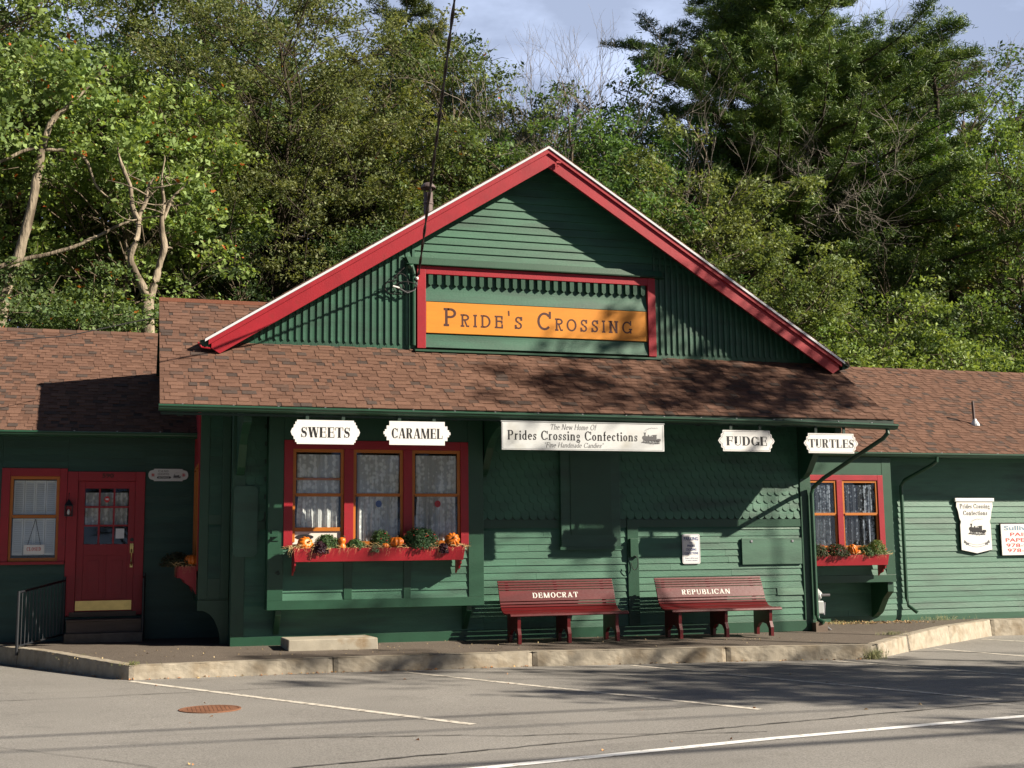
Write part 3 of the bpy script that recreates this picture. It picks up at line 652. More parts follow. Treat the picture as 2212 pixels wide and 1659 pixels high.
# --- cross gable ---------------------------------------------------------------
GY = 0.38; PX_, PZ = 6.116, 7.646
SL = (PZ - 4.356) / (PX_ - .896); SR = (PZ - 4.309) / (11.345 - PX_)
def roof_z(x): return PZ - (PX_ - x) * SL if x < PX_ else PZ - (x - PX_) * SR
mb = MB()   # upper wide boards clipped by the rake
z = 5.80; ex = .124
while z < 7.3:
    b = z + ex + .012
    xl = PX_ - (PZ - .10 - z) / SL; xr = PX_ + (PZ - .10 - z) / SR; xl2 = PX_ - (PZ - .10 - b) / SL; xr2 = PX_ + (PZ - .10 - b) / SR
    if xr2 > xl2:
        mb.hexa([(xl, GY - .026, z), (xr, GY - .026, z), (xr, GY + .05, z), (xl, GY + .05, z), (xl2, GY - .004, b), (xr2, GY - .004, b), (xr2, GY + .05, b), (xl2, GY + .05, b)], jit((0.030, 0.112, 0.065), .08))
    z += ex
build('gable_clapboard', mb, 'board', BLD)
for side in (0, 1):
    mb = MB(); x0, x1 = (1.0, 4.06) if side == 0 else (8.04, 11.25)
    x = x0; 
    while x < x1 - .02:
        ztop = min(5.79 if False else 9, roof_z(x + .05) - .10); xe = min(x + .104, x1)
        zb = 4.345 + .0
        if ztop > zb + .03:
            zt2 = min(roof_z(xe) - .10, roof_z(x) - .10)
            # board with rounded lower end, batten on the joint
            pts = [(x + .002, zb + .035)] + [((x + xe) / 2 + math.cos(t) * (xe - x) * .48, zb + .035 + .035 * math.sin(t)) for t in [PI + k * PI / 6 for k in range(1, 6)]] + [(xe - .002, zb + .035), (xe - .002, zt2), (x + .002, zt2)]
            mb.prism(pts, 'y', GY - .012, GY + .03, jit((0.010, .068, .036), .1))
            if zt2 > zb + .12: mb.prism([(x - .019, zb + .11), (x, zb + .085), (x + .019, zb + .11), (x + .019, zt2), (x - .019, zt2)], 'y', GY - .034, GY - .0125, jit((0.030, .105, .065), .1))
        x += .104
    build('batten_wall', mb, 'board', BLD)
mb = MB(); mb.prism([(1.0, 4.36), (11.25, 4.36), (PX_, PZ - .12)], 'y', GY + .051, GY + .12); build('gable_backing', mb, 'soffit', BLD)
mb = MB()   # sloping ledge trim over the sign frame
mb.hexa([(3.93, GY - .115, 5.69), (8.16, GY - .115, 5.70), (8.16, GY - .03, 5.69), (3.93, GY - .03, 5.69), (3.89, GY - .085, 5.80), (8.14, GY - .085, 5.80), (8.14, GY - .027, 5.81), (3.89, GY - .027, 5.81)])
mb.hexa([(3.89, GY - .13, 5.68), (8.19, GY - .13, 5.68), (8.19, GY - .02, 5.676), (3.89, GY - .02, 5.676), (3.89, GY - .13, 5.689), (8.19, GY - .13, 5.689), (8.19, GY - .02, 5.689), (3.89, GY - .02, 5.689)])
build('gable_ledge', mb, 'trim', BLD, bevel=.003)
mb = MB(); ya, yb_ = GY - .075, GY + .02
mb.box(4.066, 4.203, ya, yb_, 4.385, 5.675); mb.box(7.895, 8.030, ya, yb_, 4.385, 5.675); mb.box(4.204, 7.894, ya + .001, yb_, 5.550, 5.674)
build('sign_surround', mb, 'red', BLD, bevel=.004)
mb = MB(); mb.box(4.204, 7.894, GY - .012, GY + .03, 4.40, 5.55); build('sign_backing', mb, 'trim', BLD)
mb = MB()    # dentil slats and the curved boards above and below the sign
for k in range(27):
    x = 4.25 + k * .136
    if x > 7.86: break
    mb.prism([(x, 5.549), (x + .068, 5.549), (x + .068, 5.40), (x + .034, 5.37), (x, 5.40)], 'y', GY - .062, GY - .0125)
build('dentil_strip', mb, 'trim', BLD)
mb = MB()
def cove(z0, z1, y0, y1):
    n = 6
    for i in range(n):
        a, b = i / n, (i + 1) / n; f = lambda t: y0 + (y1 - y0) * math.sin(t * PI / 2)
        mb.hexa([(4.206, f(a), z0 + (z1 - z0) * a), (7.892, f(a), z0 + (z1 - z0) * a), (7.892, GY - .0125, z0 + (z1 - z0) * a), (4.206, GY - .0125, z0 + (z1 - z0) * a), (4.206, f(b), z0 + (z1 - z0) * b), (7.892, f(b), z0 + (z1 - z0) * b), (7.892, GY - .0125, z0 + (z1 - z0) * b), (4.206, GY - .0125, z0 + (z1 - z0) * b)], (0.02, .095, .055))
cove(5.125, 5.37, GY - .055, GY - .016); cove(4.405, 4.61, GY - .06, GY - .03)
build('cove_board', mb, 'board', BLD)
mb = MB(); mb.hexa([(4.02, GY - .135, 4.325), (8.10, GY - .135, 4.325), (8.10, GY + .02, 4.335), (4.02, GY + .02, 4.335), (4.02, GY - .135, 4.355), (8.10, GY - .135, 4.355), (8.10, GY + .02, 4.384), (4.02, GY + .02, 4.384)]); build('sign_sill', mb, 'trim', BLD, bevel=.003)
# rakes
by0 = GY - .40
def rake(side, yA, yB, o0, o1, m_, name, xe, parent=BLD, cut=0.0):
    """board along the rake between perpendicular offsets o0 (outer) and o1 (inner)"""
    S = SL if side < 0 else SR; c = math.sqrt(1 + S * S)
    a0, a1 = o0 * c, o1 * c                        # vertical drops
    xi = xe
    mb = MB()
    zo = lambda x, d: PZ - abs(PX_ - x) * S - d
    sgn = side
    xb0 = xi; xb1 = xi - sgn * cut
    zl = zo(xb0, a1)
    pts = [(PX_, PZ - a0), (xb0, zo(xb0, a0)), (xb0, zo(xb0, a0) - min(.13, (a1 - a0))), (xb1, zo(xb1, a1)), (PX_, PZ - a1)]
    if sgn < 0: pts = [p for p in pts]
    mb.prism(pts, 'y', yA, yB)
    return build(name, mb, m_, parent, bevel=.002)
for side, xe in ((-1, .985), (1, 11.17)):
    b1 = rake(side, by0, by0 + .04, .055, .29, 'red', 'barge_board', xe, cut=.12)
    rake(side, by0 - .028, by0 - .001, .045, .105, 'red', 'barge_moulding', xe - .0 + side * .04, b1)
    rake(side, by0 - .046, by0 + .02, .010, .043, 'drip', 'drip_edge', xe + side * .09, b1)
mb = MB(); mb.box(PX_ + .13, PX_ + .16, by0 - .05, by0 - .03, 7.31, 7.40); mb.box(PX_ + .11, PX_ + .19, by0 - .07, by0 - .045, 7.36, 7.385); build('flag_bracket', mb, 'red', BLD)
# gable roof slopes running back
for side, xe, S in ((-1, .90, SL), (1, 11.34, SR)):
    mb = MB(); c = math.sqrt(1 + S * S); zo = lambda x, d: PZ - abs(PX_ - x) * S - d * c
    vs = [(PX_, by0 - .03, PZ - .012 * c), (xe, by0 - .03, zo(xe, .012)), (xe, by0 - .03, zo(xe, .045)), (PX_, by0 - .03, PZ - .045 * c)]
    vs2 = [(p[0], 5.2, p[2]) for p in vs]
    mb.hexa([vs[0], vs[1], vs2[1], vs2[0], vs[3], vs[2], vs2[2], vs2[3]])
    build('gable_deck', mb, 'soffit', BLD)
    mb = MB(); Ls = abs(PX_ - xe) * c; n = int(Ls / .142); ux, uz = (PX_ - xe) / Ls, (PZ - zo(xe, 0)) / Ls
    nx, nz_ = (-uz, ux) if side < 0 else (uz, -ux)
    for i in range(n + 1):
        s0, s1 = i * .142, min(i * .142 + .17, Ls); yy = by0 - .035
        while yy < 5.2:
            w_ = rnd.uniform(.15, .35); e = min(yy + w_, 5.2); cc = jit(rnd.choice(SH[:4]), .12)
            P = lambda y_, s, h: (xe + ux * s + nx * h * side * -1 if False else xe + ux * s + (-uz if side < 0 else uz) * h, y_, zo(xe, 0) + uz * s + abs(ux) * h)
            q = [P(yy, s0, .010), P(e, s0, .010), P(e, s1, .003), P(yy, s1, .003)]
            q2 = [P(yy, s0, -.008), P(e, s0, -.008), P(e, s1, -.008), P(yy, s1, -.008)]
            mb.hexa(q2 + q, cc); yy += w_
    build('shingle_roof', mb, 'shingle', BLD)
# end gutters of the gable seen end-on
mb = MB()
for x, s in ((.86, -1), (11.36, 1)):
    mb.prism([(x + .09 * -s, 4.33), (x - .03 * -s * 1, 4.34), (x + .0, 4.25), (x + .12 * -s, 4.22)], 'y', by0 + .03, 5.0)
build_each('gable_gutter', mb, 'trim', BLD)
mb = MB(); mb.tube([(.80, by0 + .02, 4.30), (.85, by0 + .02, 4.23), (.98, by0 + .02, 4.215)], .014, 6); build('gutter_end', mb, 'red', BLD)
mb = MB()
for x0, x1 in ((1.55, 4.02), (8.10, 11.1)):
    mb.hexa([(x0, GY - .07, 4.35 - .045), (x1, GY - .07, 4.35 - .045), (x1, GY, 4.352), (x0, GY, 4.352), (x0, GY - .07, 4.35 - .030), (x1, GY - .07, 4.35 - .030), (x1, GY, 4.362), (x0, GY, 4.362)])
build_each('step_flashing', mb, 'stonedark', BLD)
# flue
mb = MB(); mb.lathe([(.078, -.6), (.078, .30), (.085, .31), (.085, .34), (.078, .35), (.078, .50)], (4.45, 1.2, 6.60), 16)
fl = build('flue_pipe', mb, 'flue', BLD, smooth=False)
mb = MB(); mb.lathe([(.06, .0), (.125, -.012), (.128, .0), (.115, .03), (.07, .075), (.02, .09)], (4.45, 1.2, 7.19), 20)
for k in range(4): mb.tube([(4.45 + .07 * math.cos(k * PI / 2 + .4), 1.2 + .07 * math.sin(k * PI / 2 + .4), 7.05), (4.45 + .085 * math.cos(k * PI / 2 + .4), 1.2 + .085 * math.sin(k * PI / 2 + .4), 7.19)], .008, 5)
build('flue_cap', mb, 'flue', fl)
# vent pipe on the right wing
mb = MB(); mb.tube([(15.64, 2.45, 3.50), (15.62, 2.45, 4.08)], .026, 10); vp = build('vent_pipe', mb, 'flue', BLD)
mb = MB(); mb.lathe([(.09, -.02), (.085, .02), (.04, .09), (.03, .12)], (15.64, 2.44, 3.62), 14); mb.hexa([(15.50, 2.22, 3.475), (15.80, 2.22, 3.475), (15.80, 2.60, 3.70), (15.50, 2.60, 3.70), (15.50, 2.22, 3.485), (15.80, 2.22, 3.485), (15.80, 2.60, 3.71), (15.50, 2.60, 3.71)]); build('vent_flashing', mb, 'drip', vp)
# ---------------------------------------------------------------- lettering
def stroke(pts, ws):
    """quad strip along a 2-D path with varying width"""
    out = []; n = len(pts); L_ = []; R_ = []
    for i in range(n):
        a = pts[max(i - 1, 0)]; b = pts[min(i + 1, n - 1)]
        dx, dz = b[0] - a[0], b[1] - a[1]; l = math.hypot(dx, dz) or 1; nx, nz_ = -dz / l, dx / l; w = ws[i] / 2
        L_.append((pts[i][0] + nx * w, pts[i][1] + nz_ * w)); R_.append((pts[i][0] - nx * w, pts[i][1] - nz_ * w))
    for i in range(n - 1): out.append([R_[i], R_[i + 1], L_[i + 1], L_[i]])
    return out
class Font:
    def __init__(s, T=.22, t=.05, S=.08, mono=False): s.T, s.t, s.S, s.mono = T, t, S, mono
    def R(s, x0, x1, z0, z1): return [[(x0, z0), (x1, z0), (x1, z1), (x0, z1)]]
    def V(s, x, z0=0, z1=1, w=None, top=1, bot=1):
        w = w or s.T; o = s.R(x, x + w, z0, z1); h = s.t
        if top: o += s.R(x - s.S, x + w + s.S, z1 - h, z1)
        if bot: o += s.R(x - s.S, x + w + s.S, z0, z0 + h)
        return o
    def H(s, x0, x1, z): return s.R(x0, x1, z, z + s.t)
    def D(s, xb, xt, w, z0=0, z1=1): return [[(xb, z0), (xb + w, z0), (xt + w, z1), (xt, z1)]]
    def A(s, cx, cz, rx, rz, a0, a1, wx=None, wz=None, n=16):
        wx = wx if wx is not None else s.T; wz = wz if wz is not None else s.t
        pts = []; ws = []
        for k in range(n + 1):
            a = math.radians(a0 + (a1 - a0) * k / n); c, q = math.cos(a), math.sin(a)
            w = wz + (wx - wz) * abs(c) ** 1.6
            pts.append((cx + (rx - wx / 2) * c, cz + (rz - wz / 2) * q)); ws.append(w)
        return stroke(pts, ws)
    def SS(s, x0, w, z0, z1, wt):
        h = z1 - z0; rx = w / 2 - s.t / 2; cx = x0 + w / 2; pts = []; ws = []
        for k in range(15):
            a = math.radians(25 + 245 * k / 14 * 1.0); pts.append((cx + (rx * .92 - wt * .2) * math.cos(a), z0 + h * .745 + (h * .255 - s.t / 2) * math.sin(a))); ws.append(s.t + (wt - s.t) * (max(0, (k - 5) / 9)) ** .8)
        p2 = []; w2 = []
        for k in range(15):
            a = math.radians(90 - 245 * k / 14); p2.append((cx + (rx - wt * .2) * math.cos(a), z0 + h * .27 + (h * .27 - s.t / 2) * math.sin(a))); w2.append(s.t + (wt - s.t) * (max(0, 1 - k / 9)) ** .8)
        o = stroke(pts, ws) + stroke(p2, w2)
        o += s.R(x0 + w - s.t * 1.2, x0 + w, z1 - h * .32, z1 - .01) + s.R(x0, x0 + s.t * 1.2, z0 + .01, z0 + h * .34)
        return o
    def g(s, ch):
        T, t, S = s.T, s.t, s.S; e = S
        if ch == 'A': return s.D(e, .40, t * 1.4) + s.D(.62, .36, T) + s.H(.20, .70, .30) + s.R(0, .26, 0, t) + s.R(.54, .92 + S * .3, 0, t), .94
        if ch == 'B': return s.V(e) + s.A(e + T + .16, .755, .30, .245, 90, -90) + s.A(e + T + .18, .26, .34, .27, 90, -90) + s.H(e + T, e + T + .18, 1 - t) + s.H(e + T, e + T + .2, .5) + s.H(e + T, e + T + .18, 0), e + T + .54
        if ch in 'CG':
            o = s.A(.42, .5, .42, .5, 40, 318) + (s.R(.68, .68 + t, .66, 1.06) if t > .1 else s.R(.74, .74 + t * 1.2, .64, .97))
            if ch == 'C': return o + ([] if t > .1 else s.R(.74, .74 + t, .08, .26)), .84
            return o + s.R(.68, .68 + T * .9, .02, .42) + s.R(.58, .68 + T * .9 + S, .42 - t, .42), .92
        if ch == 'D': return s.V(e) + s.A(e + T + .10, .5, .46, .5, 90, -90) + s.H(e + T, e + T + .12, 1 - t) + s.H(e + T, e + T + .12, 0), e + T + .60
        if ch in 'EFL':
            o = s.V(e); x1 = e + T + .42
            if ch in 'EF': o += s.H(e + T, x1, 1 - t) + s.R(x1 - t, x1, .70, 1) + s.H(e + T, x1 - .12, .5) + s.R(x1 - .14, x1 - .14 + t, .38, .64)
            if ch in 'EL': o += s.H(e + T, x1 + .02, 0) + s.R(x1 + .02 - t, x1 + .02, 0, .33)
            return o, x1 + .07
        if ch == 'H': return s.V(e) + s.V(.62 + e) + s.H(e + T, .62 + e, .49), .62 + T + 2 * e
        if ch == 'I': return s.V(e), T + 2 * e
        if ch == 'K': return s.V(e) + s.D(e + T, .62 + e, t * 1.3, .40, 1) + s.D(.66, .36 + e, T, 0, .62) + s.R(.55, .55 + .3, 1 - t, 1) + s.R(.60, .66 + T + S, 0, t), .72 + T
        if ch == 'M': return s.V(e, w=t * 1.5) + s.D(.40, e, T) + s.D(.40 + T * .5, .84, t * 1.2) + s.V(.84 - .02), .84 + T + e + .02
        if ch == 'N': return s.V(e, w=t * 1.5) + s.D(.60, e, T) + s.V(.60 + T - t * 1.5 + .03, w=t * 1.5, bot=0), .68 + T + e
        if ch == 'O': return s.A(.42, .5, .42, .5, 0, 360, n=28), .86
        if ch == 'P': return s.V(e) + s.A(e + T + .14, .725, .32, .275, 90, -90) + s.H(e + T, e + T + .16, 1 - t) + s.H(e + T, e + T + .16, .45), e + T + .50
        if ch == 'R': return s.V(e) + s.A(e + T + .14, .745, .31, .255, 90, -90) + s.H(e + T, e + T + .16, 1 - t) + s.H(e + T, e + T + .16, .49) + s.D(e + T + .24, e + T + .05, T * .9, 0, .5) + s.R(e + T + .34, e + T + .24 + T * .9 + S * 1.2, 0, t), e + T + .28 + T + S
        if ch == 'S': return s.SS(0.02, .60, 0, 1, T * 1.05), .66
        if ch == 'T': return s.V(.30, top=0) + s.H(0, .60 + T, 1 - t) + s.R(0, t, .70, 1) + s.R(.60 + T - t, .60 + T, .70, 1), .62 + T
        if ch == 'U': return s.V(e, .28, 1, bot=0) + s.A(e + (.60 + t) / 2, .30, (.60 + t) / 2, .30, 180, 360, wx=t * 1.2) + s.R(e, e + T, .22, .4) + s.V(e + .60 - t * .4, .26, 1, w=t * 1.4, bot=0), .64 + t + 2 * e
        if ch == 'W': return s.D(.28, e, T) + s.D(.28 + T * .4, .52, t * 1.2) + s.D(.78, .50, T) + s.D(.78 + T * .4, 1.06, t * 1.2) + s.R(0, T + 2 * S, 1 - t, 1) + s.R(.46, .46 + T + S * 2, 1 - t, 1) + s.R(.94, 1.18, 1 - t, 1), 1.18
        X = .64; lt = T * .9
        if ch == 'a': return s.V(.34, 0, X * .75, w=lt, top=0) + s.A(.27, X * .70, .20, X * .30, 10, 150, wx=lt) + s.A(.24, .19, .24, .19, 60, 330, wx=lt * .9), .36 + lt + e
        if ch == 'c': return s.A(.26, X / 2, .26, X / 2, 50, 320, wx=lt) + s.A(.40, X - .14, .07, .07, 0, 360, wx=.07, wz=.06, n=8), .50
        if ch == 'e': return s.A(.27, X / 2, .27, X / 2, 0, 315, wx=lt) + s.H(.08, .50, X * .52), .54
        if ch in 'dh': 
            if ch == 'd': return s.A(.27, X / 2, .27, X / 2, 40, 320, wx=lt) + s.V(.36, 0, 1, w=lt, top=0), .38 + lt + e
            return s.V(e, 0, 1, w=lt, top=0) + s.A(e + .30, X - .24, .24, .24, 0, 150, wx=lt) + s.V(e + .36, 0, X - .2, w=lt, top=0), .40 + lt + 2 * e
        if ch == 'f': return s.V(.08, 0, .85, w=lt, top=0) + s.A(.26, .80, .18, .20, 50, 180, wx=lt * .8) + s.H(0, .36, X - t), .36
        if ch == 'g': return s.A(.24, X - .20, .22, .20, 0, 360, wx=lt * .8) + s.A(.25, -.08, .25, .15, 0, 360, wx=lt * .6, wz=t * 1.2) + s.R(.10, .38, .06, .13), .52
        if ch == 'i': return s.V(e, 0, X, w=lt, top=0) + s.A(e + lt / 2, .86, lt * .62, lt * .6, 0, 360, wx=lt * .6, wz=lt * .55, n=10) + s.R(e - S, e, X - t, X), lt + 2 * e
        if ch == 'm': return s.V(e, 0, X, w=lt, top=0) + s.A(e + .26, X - .22, .20, .22, 0, 150, wx=lt) + s.V(e + .30, 0, X - .2, w=lt, top=0) + s.A(e + .56, X - .22, .20, .22, 0, 150, wx=lt) + s.V(e + .60, 0, X - .2, w=lt, top=0), .64 + lt + 2 * e
        if ch == 'n': return s.V(e, 0, X, w=lt, top=0) + s.A(e + .30, X - .24, .24, .24, 0, 150, wx=lt) + s.V(e + .36, 0, X - .2, w=lt, top=0), .40 + lt + 2 * e
        if ch == 'o': return s.A(.27, X / 2, .27, X / 2, 0, 360, wx=lt, n=22), .56
        if ch == 'r': return s.V(e, 0, X, w=lt, top=0) + s.A(e + .28, X - .17, .17, .17, 40, 170, wx=lt * .8), e + .42
        if ch == 's': return s.SS(.01, .40, 0, X, lt * .9), .45
        if ch == 't': return s.V(.08, .10, .86, w=lt, top=0, bot=0) + s.A(.24, .14, .16, .14, 180, 310, wx=lt * .8) + s.H(0, .34, X - t), .38
        if ch == 'w': return s.D(.18, 0, lt * .9, 0, X) + s.D(.20, .34, t, 0, X) + s.D(.50, .32, lt * .9, 0, X) + s.D(.52, .68, t, 0, X), .76
        if ch == "'": return s.D(.06, .04, T * .6, .72, 1), .2
        if ch == '"': return s.D(.06, .04, T * .45, .72, 1) + s.D(.24, .22, T * .45, .72, 1), .4
        if ch == 'J': return s.V(.3), .5
        return [], .34
FAT = Font(.25, .055, .06); BOOK = Font(.19, .08, .05); ITAL = Font(.13, .07, .03); MONO = Font(.135, .125, .075); MID = Font(.20, .09, .06); STEN = Font(.24, .07, .06)

def lay(s, font, track=.10, small=None, slant=0.0):
    polys = []; x = 0.0
    for ch in s:
        k = 1.0; c = ch
        if small and ch.islower(): k = small; c = ch.upper()
        g, w = font.g(c)
        for p in g: polys.append([(x + (a + slant * b) * k, b * k) for a, b in p])
        x += w * k + track
    xs = [q[0] for p in polys for q in p]; x0, x1 = min(xs), max(xs)
    return [[(a - x0, b) for a, b in p] for p in polys], x1 - x0
def letters(s, font, xc, z0, h, y, width, parent, m_, track=.10, small=None, slant=0.0, name='lettering', xf=None, th=.0015):
    polys, w = lay(s, font, track, small, slant); kx = width / w
    mb = MB()
    for n_, p in enumerate(polys):
        q = [(xc - width / 2 + a * kx, z0 + b * h) for a, b in p]
        yy = y - th - (n_ % 3) * .0002
        vs = [(a, yy, b) for a, b in q]
        if xf: vs = [tuple(xf(v)) for v in vs]
        mb.add(vs, [tuple(range(len(vs)))])
    return build(name, mb, m_, parent)
def plain(s, xc, z0, h, y, width, parent, m_, name='lettering', bold=0.0):
    cu = bpy.data.curves.new('lettering', 'FONT'); cu.body = s; cu.size = 1.0; cu.offset = bold; cu.resolution_u = 3
    o = bpy.data.objects.new('lettering', cu); COL.objects.link(o); bpy.context.view_layer.update()
    me = bpy.data.meshes.new_from_object(o.evaluated_get(bpy.context.evaluated_depsgraph_get()))
    bpy.data.objects.remove(o); bpy.data.curves.remove(cu)
    V = np.array([v.co[:] for v in me.vertices]); x0, x1 = V[:, 0].min(), V[:, 0].max(); zc = max(V[:, 1].max(), .01)
    mb = MB(); kx = width / (x1 - x0); kz = h / zc
    mb.add([(xc - width / 2 + (v[0] - x0) * kx, y - .0015, z0 + v[1] * kz) for v in V], [tuple(p.vertices) for p in me.polygons])
    bpy.data.meshes.remove(me)
    return build(name, mb, m_, parent)

def loco(xc, zc, w, y, parent, m_, smoke='greyink'):
    """small printed steam engine drawing, facing left"""
    mb = MB(); s = w; yy = [y]
    def P(pts):
        yy[0] -= .00008; mb.add([(xc + a * s, yy[0], zc + b * s) for a, b in pts], [tuple(range(len(pts)))])
    def disc(cx, cz, r, n=12): P([(cx + r * math.cos(2 * PI * k / n), cz + r * math.sin(2 * PI * k / n)) for k in range(n)])
    def ring(cx, cz, r, t, n=14):
        for q in stroke([(cx + r * math.cos(2 * PI * k / n), cz + r * math.sin(2 * PI * k / n)) for k in range(n + 1)], [t] * (n + 1)): P(q)
    P([(-.30, .02), (.12, -.02), (.12, .14), (-.30, .18)])
    disc(-.30, .10, .085)
    P([(-.28, .17), (-.23, .17), (-.215, .30), (-.295, .30)]); P([(-.31, .29), (-.20, .29), (-.20, .32), (-.31, .32)])
    P([(-.12, .15), (-.05, .15), (-.055, .22), (-.115, .22)]); P([(.01, .14), (.06, .14), (.055, .20), (.015, .20)])
    P([(.10, -.04), (.28, -.06), (.28, .20), (.10, .19)]); P([(.08, .19), (.30, .20), (.30, .23), (.08, .22)])
    P([(-.42, -.10), (-.30, -.02), (-.30, -.12)]); P([(-.44, -.12), (.44, -.16), (.44, -.145), (-.44, -.105)])
    P([(-.34, -.02), (.40, -.07), (.40, -.035), (-.34, .02)])
    for cx, r in ((-.22, .05), (-.13, .05), (.0, .075), (.14, .075), (.27, .06), (.36, .05)):
        ring(cx, -.085, r, .022); disc(cx, -.085, .02, 8)
    P([(.30, -.04), (.46, -.05), (.46, .05), (.30, .06)])
    o = build('engine_emblem', mb, m_, parent)
    mb2 = MB()
    for k, (cx, cz, r) in enumerate(((-.22, .38, .05), (-.15, .44, .06), (-.05, .47, .055), (.06, .49, .06), (.18, .49, .05), (.30, .50, .045))):
        for q in stroke([(cx + r * math.cos(t), cz + r * .5 * math.sin(t)) for t in [PI * j / 5 for j in range(6)]], [.012] * 6): mb2.add([(xc + a * s, y - .0004 - k * .0001, zc + b * s) for a, b in q], [(0, 1, 2, 3)])
    build('smoke_drawing', mb2, smoke, parent)
    return o

# main orange sign (carved board)
t = thing('station_name_sign', (6.04, GY - .05, 4.63), "long golden orange board carved PRIDE'S CROSSING inside the red gable frame", "sign")
mb = MB(); mb.box(4.212, 7.885, GY - .05, GY - .0135, 4.632, 5.118); build('sign_board', mb, 'orange', t, bevel=.003)
# first line of small capitals with tall initials
yy = GY - .0505
def carved(word, x0, x1, h, zb, small):
    pol, w = lay(word, MONO, .20, small, 0.0); mb = MB(); kx = (x1 - x0) / w
    for i, p in enumerate(pol): mb.add([(x0 + a * kx, yy - .001 - (i % 3) * .0002, zb + b * h) for a, b in p], [tuple(range(len(p)))])
    return mb
for word, x0, x1 in (("Pride's", 4.49, 5.76), ("Crossing", 6.01, 7.62)):
    mb = carved(word.replace('i', 'i'), x0, x1, .285, 4.745, .70)
    build('lettering', mb, 'brown', t)
HY = -1.40; HK = (18.1 + HY) / 16.9      # the hanging boards stand just inside the gutter line
# hanging plaques
def plaque(word, x0, x1, z0, z1, y_, label, steps, fontw, m_='white', name='hanging_sign', border=False):
    y = HY; x0, x1 = x0 * HK, x1 * HK; z0, z1 = 1.3 + (z0 - 1.3) * HK, 1.3 + (z1 - 1.3) * HK
    w = x1 - x0; h = z1 - z0; zc = (z0 + z1) / 2; xc = (x0 + x1) / 2
    hl = []   # right half outline offsets from the body's right edge
    hl = [(xc + w / 2 * a, zc + h / 2 * b) for a, b in steps]
    pts = hl + [(2 * xc - a, 2 * zc - b) for a, b in hl]
    t = thing(name, (xc, y, z0), label, "sign", "white hanging sweet names under the eave")
    mb = MB(); mb.prism(pts, 'y', y, y + .02); build('sign_board', mb, m_, t)
    if border:
        q = [(xc + (a - xc) * .955, zc + (b - zc) * .89) for a, b in pts] ; q.append(q[0])
        mb = MB()
        for i in range(len(q) - 1):
            for s_ in stroke([q[i], q[i + 1]], [.005, .005]): mb.add([(a, y - .001, b) for a, b in s_], [(0, 1, 2, 3)])
        build('sign_border', mb, 'greyink', t)
    letters(word, FAT, xc, zc - h * .225, h * .43, y, w * fontw, t, 'black', track=.06)
    mb = MB()
    for x in (xc - w * .26, xc + w * .26): mb.box(x - .022, x + .022, y + .021, y + .04, zc, 3.20)
    build_each('hanger_strap', mb, 'soffit', t)
    return t
step_sweets = [(-.82, 1), (.82, 1), (.83, .84), (.87, .84), (.87, .62), (.91, .60), (.92, .36), (.96, .30), (1.0, 0.0), (.96, -.30), (.92, -.36), (.91, -.60), (.87, -.62), (.87, -.84), (.83, -.84), (.82, -1)]
step_caramel = [(-.83, 1), (.83, 1), (.83, .62), (.91, .62), (.91, .30), (.96, .30), (.96, .12), (1.0, .12), (1.0, -.12), (.96, -.12), (.96, -.30), (.91, -.30), (.91, -.62), (.83, -.62), (.83, -1)]
step_fudge = [(-.84, 1), (.84, 1), (.84, .72), (.90, .62), (.90, .34), (.95, .25), (1.0, 0.0), (.95, -.25), (.90, -.34), (.90, -.62), (.84, -.72), (.84, -1)]
def half(st): 
    # keep right side from top middle to bottom middle
    return [(0, 1)] + [p for p in st if p[0] > 0] + [(0, -1)]
def full(st):
    r = [p for p in st if p[0] > 0]; return r
plaque('SWEETS', 1.987, 2.930, 2.760, 3.088, -1.20, "white stepped-edge sign with pointed ends reading SWEETS, hanging from the eave", full(step_sweets), .70)
plaque('CARAMEL', 3.258, 4.206, 2.765, 3.094, -1.20, "white block-stepped sign reading CARAMEL, hanging from the eave over the triple window", full(step_caramel), .76)
plaque('FUDGE', 8.331, 9.269, 2.738, 3.055, -1.20, "white outlined sign reading FUDGE, hanging from the eave by the corner", full(step_fudge), .72, border=True)
plaque('TURTLES', 9.770, 10.713, 2.727, 3.031, -1.20, "white outlined sign reading TURTLES, hanging in front of the corner downspout", full(step_fudge), .83, border=True)
# long banner
t = thing('shop_banner', (6.13, HY, 2.70), "long white printed board reading The New Home Of Prides Crossing Confections with an engine drawing", "sign")
X = lambda v: v * HK
Zf = lambda v: 1.3 + (v - 1.3) * HK
mb = MB(); mb.box(X(4.956), X(7.452), HY, HY + .03, Zf(2.718), Zf(3.118)); build('sign_board', mb, 'greywhite', t, bevel=.003)
mb = MB(); mb.box(X(4.945), X(7.462), HY - .006, HY + .035, Zf(3.119), Zf(3.133)); mb.box(X(4.975), X(7.43), HY - .0025, HY - .0005, Zf(2.735), Zf(2.739)); mb.box(X(7.43), X(7.434), HY - .0025, HY - .0005, Zf(2.735), Zf(3.10)); mb.box(X(4.971), X(4.975), HY - .0025, HY - .0005, Zf(2.735), Zf(3.10)); build('sign_border', mb, 'meter', t)
letters('The New Home Of', ITAL, X(6.045), Zf(3.015), .080, HY, .70, t, 'greyink', track=.08, slant=.25)
letters('Prides Crossing Confections', BOOK, X(6.035), Zf(2.862), .135, HY, 1.96, t, 'black', track=.11)
letters('"Fine Handmade Candies"', ITAL, X(6.05), Zf(2.758), .072, HY, .89, t, 'greyink', track=.08, slant=.25)
loco(X(7.235), Zf(2.885), .34, HY - .0015, t, 'greyink')
mb = MB()
for x in (5.2, 7.2): mb.box(x - .025, x + .025, HY + .031, HY + .05, 3.0, 3.20)
build_each('hanger_strap', mb, 'soffit', t)
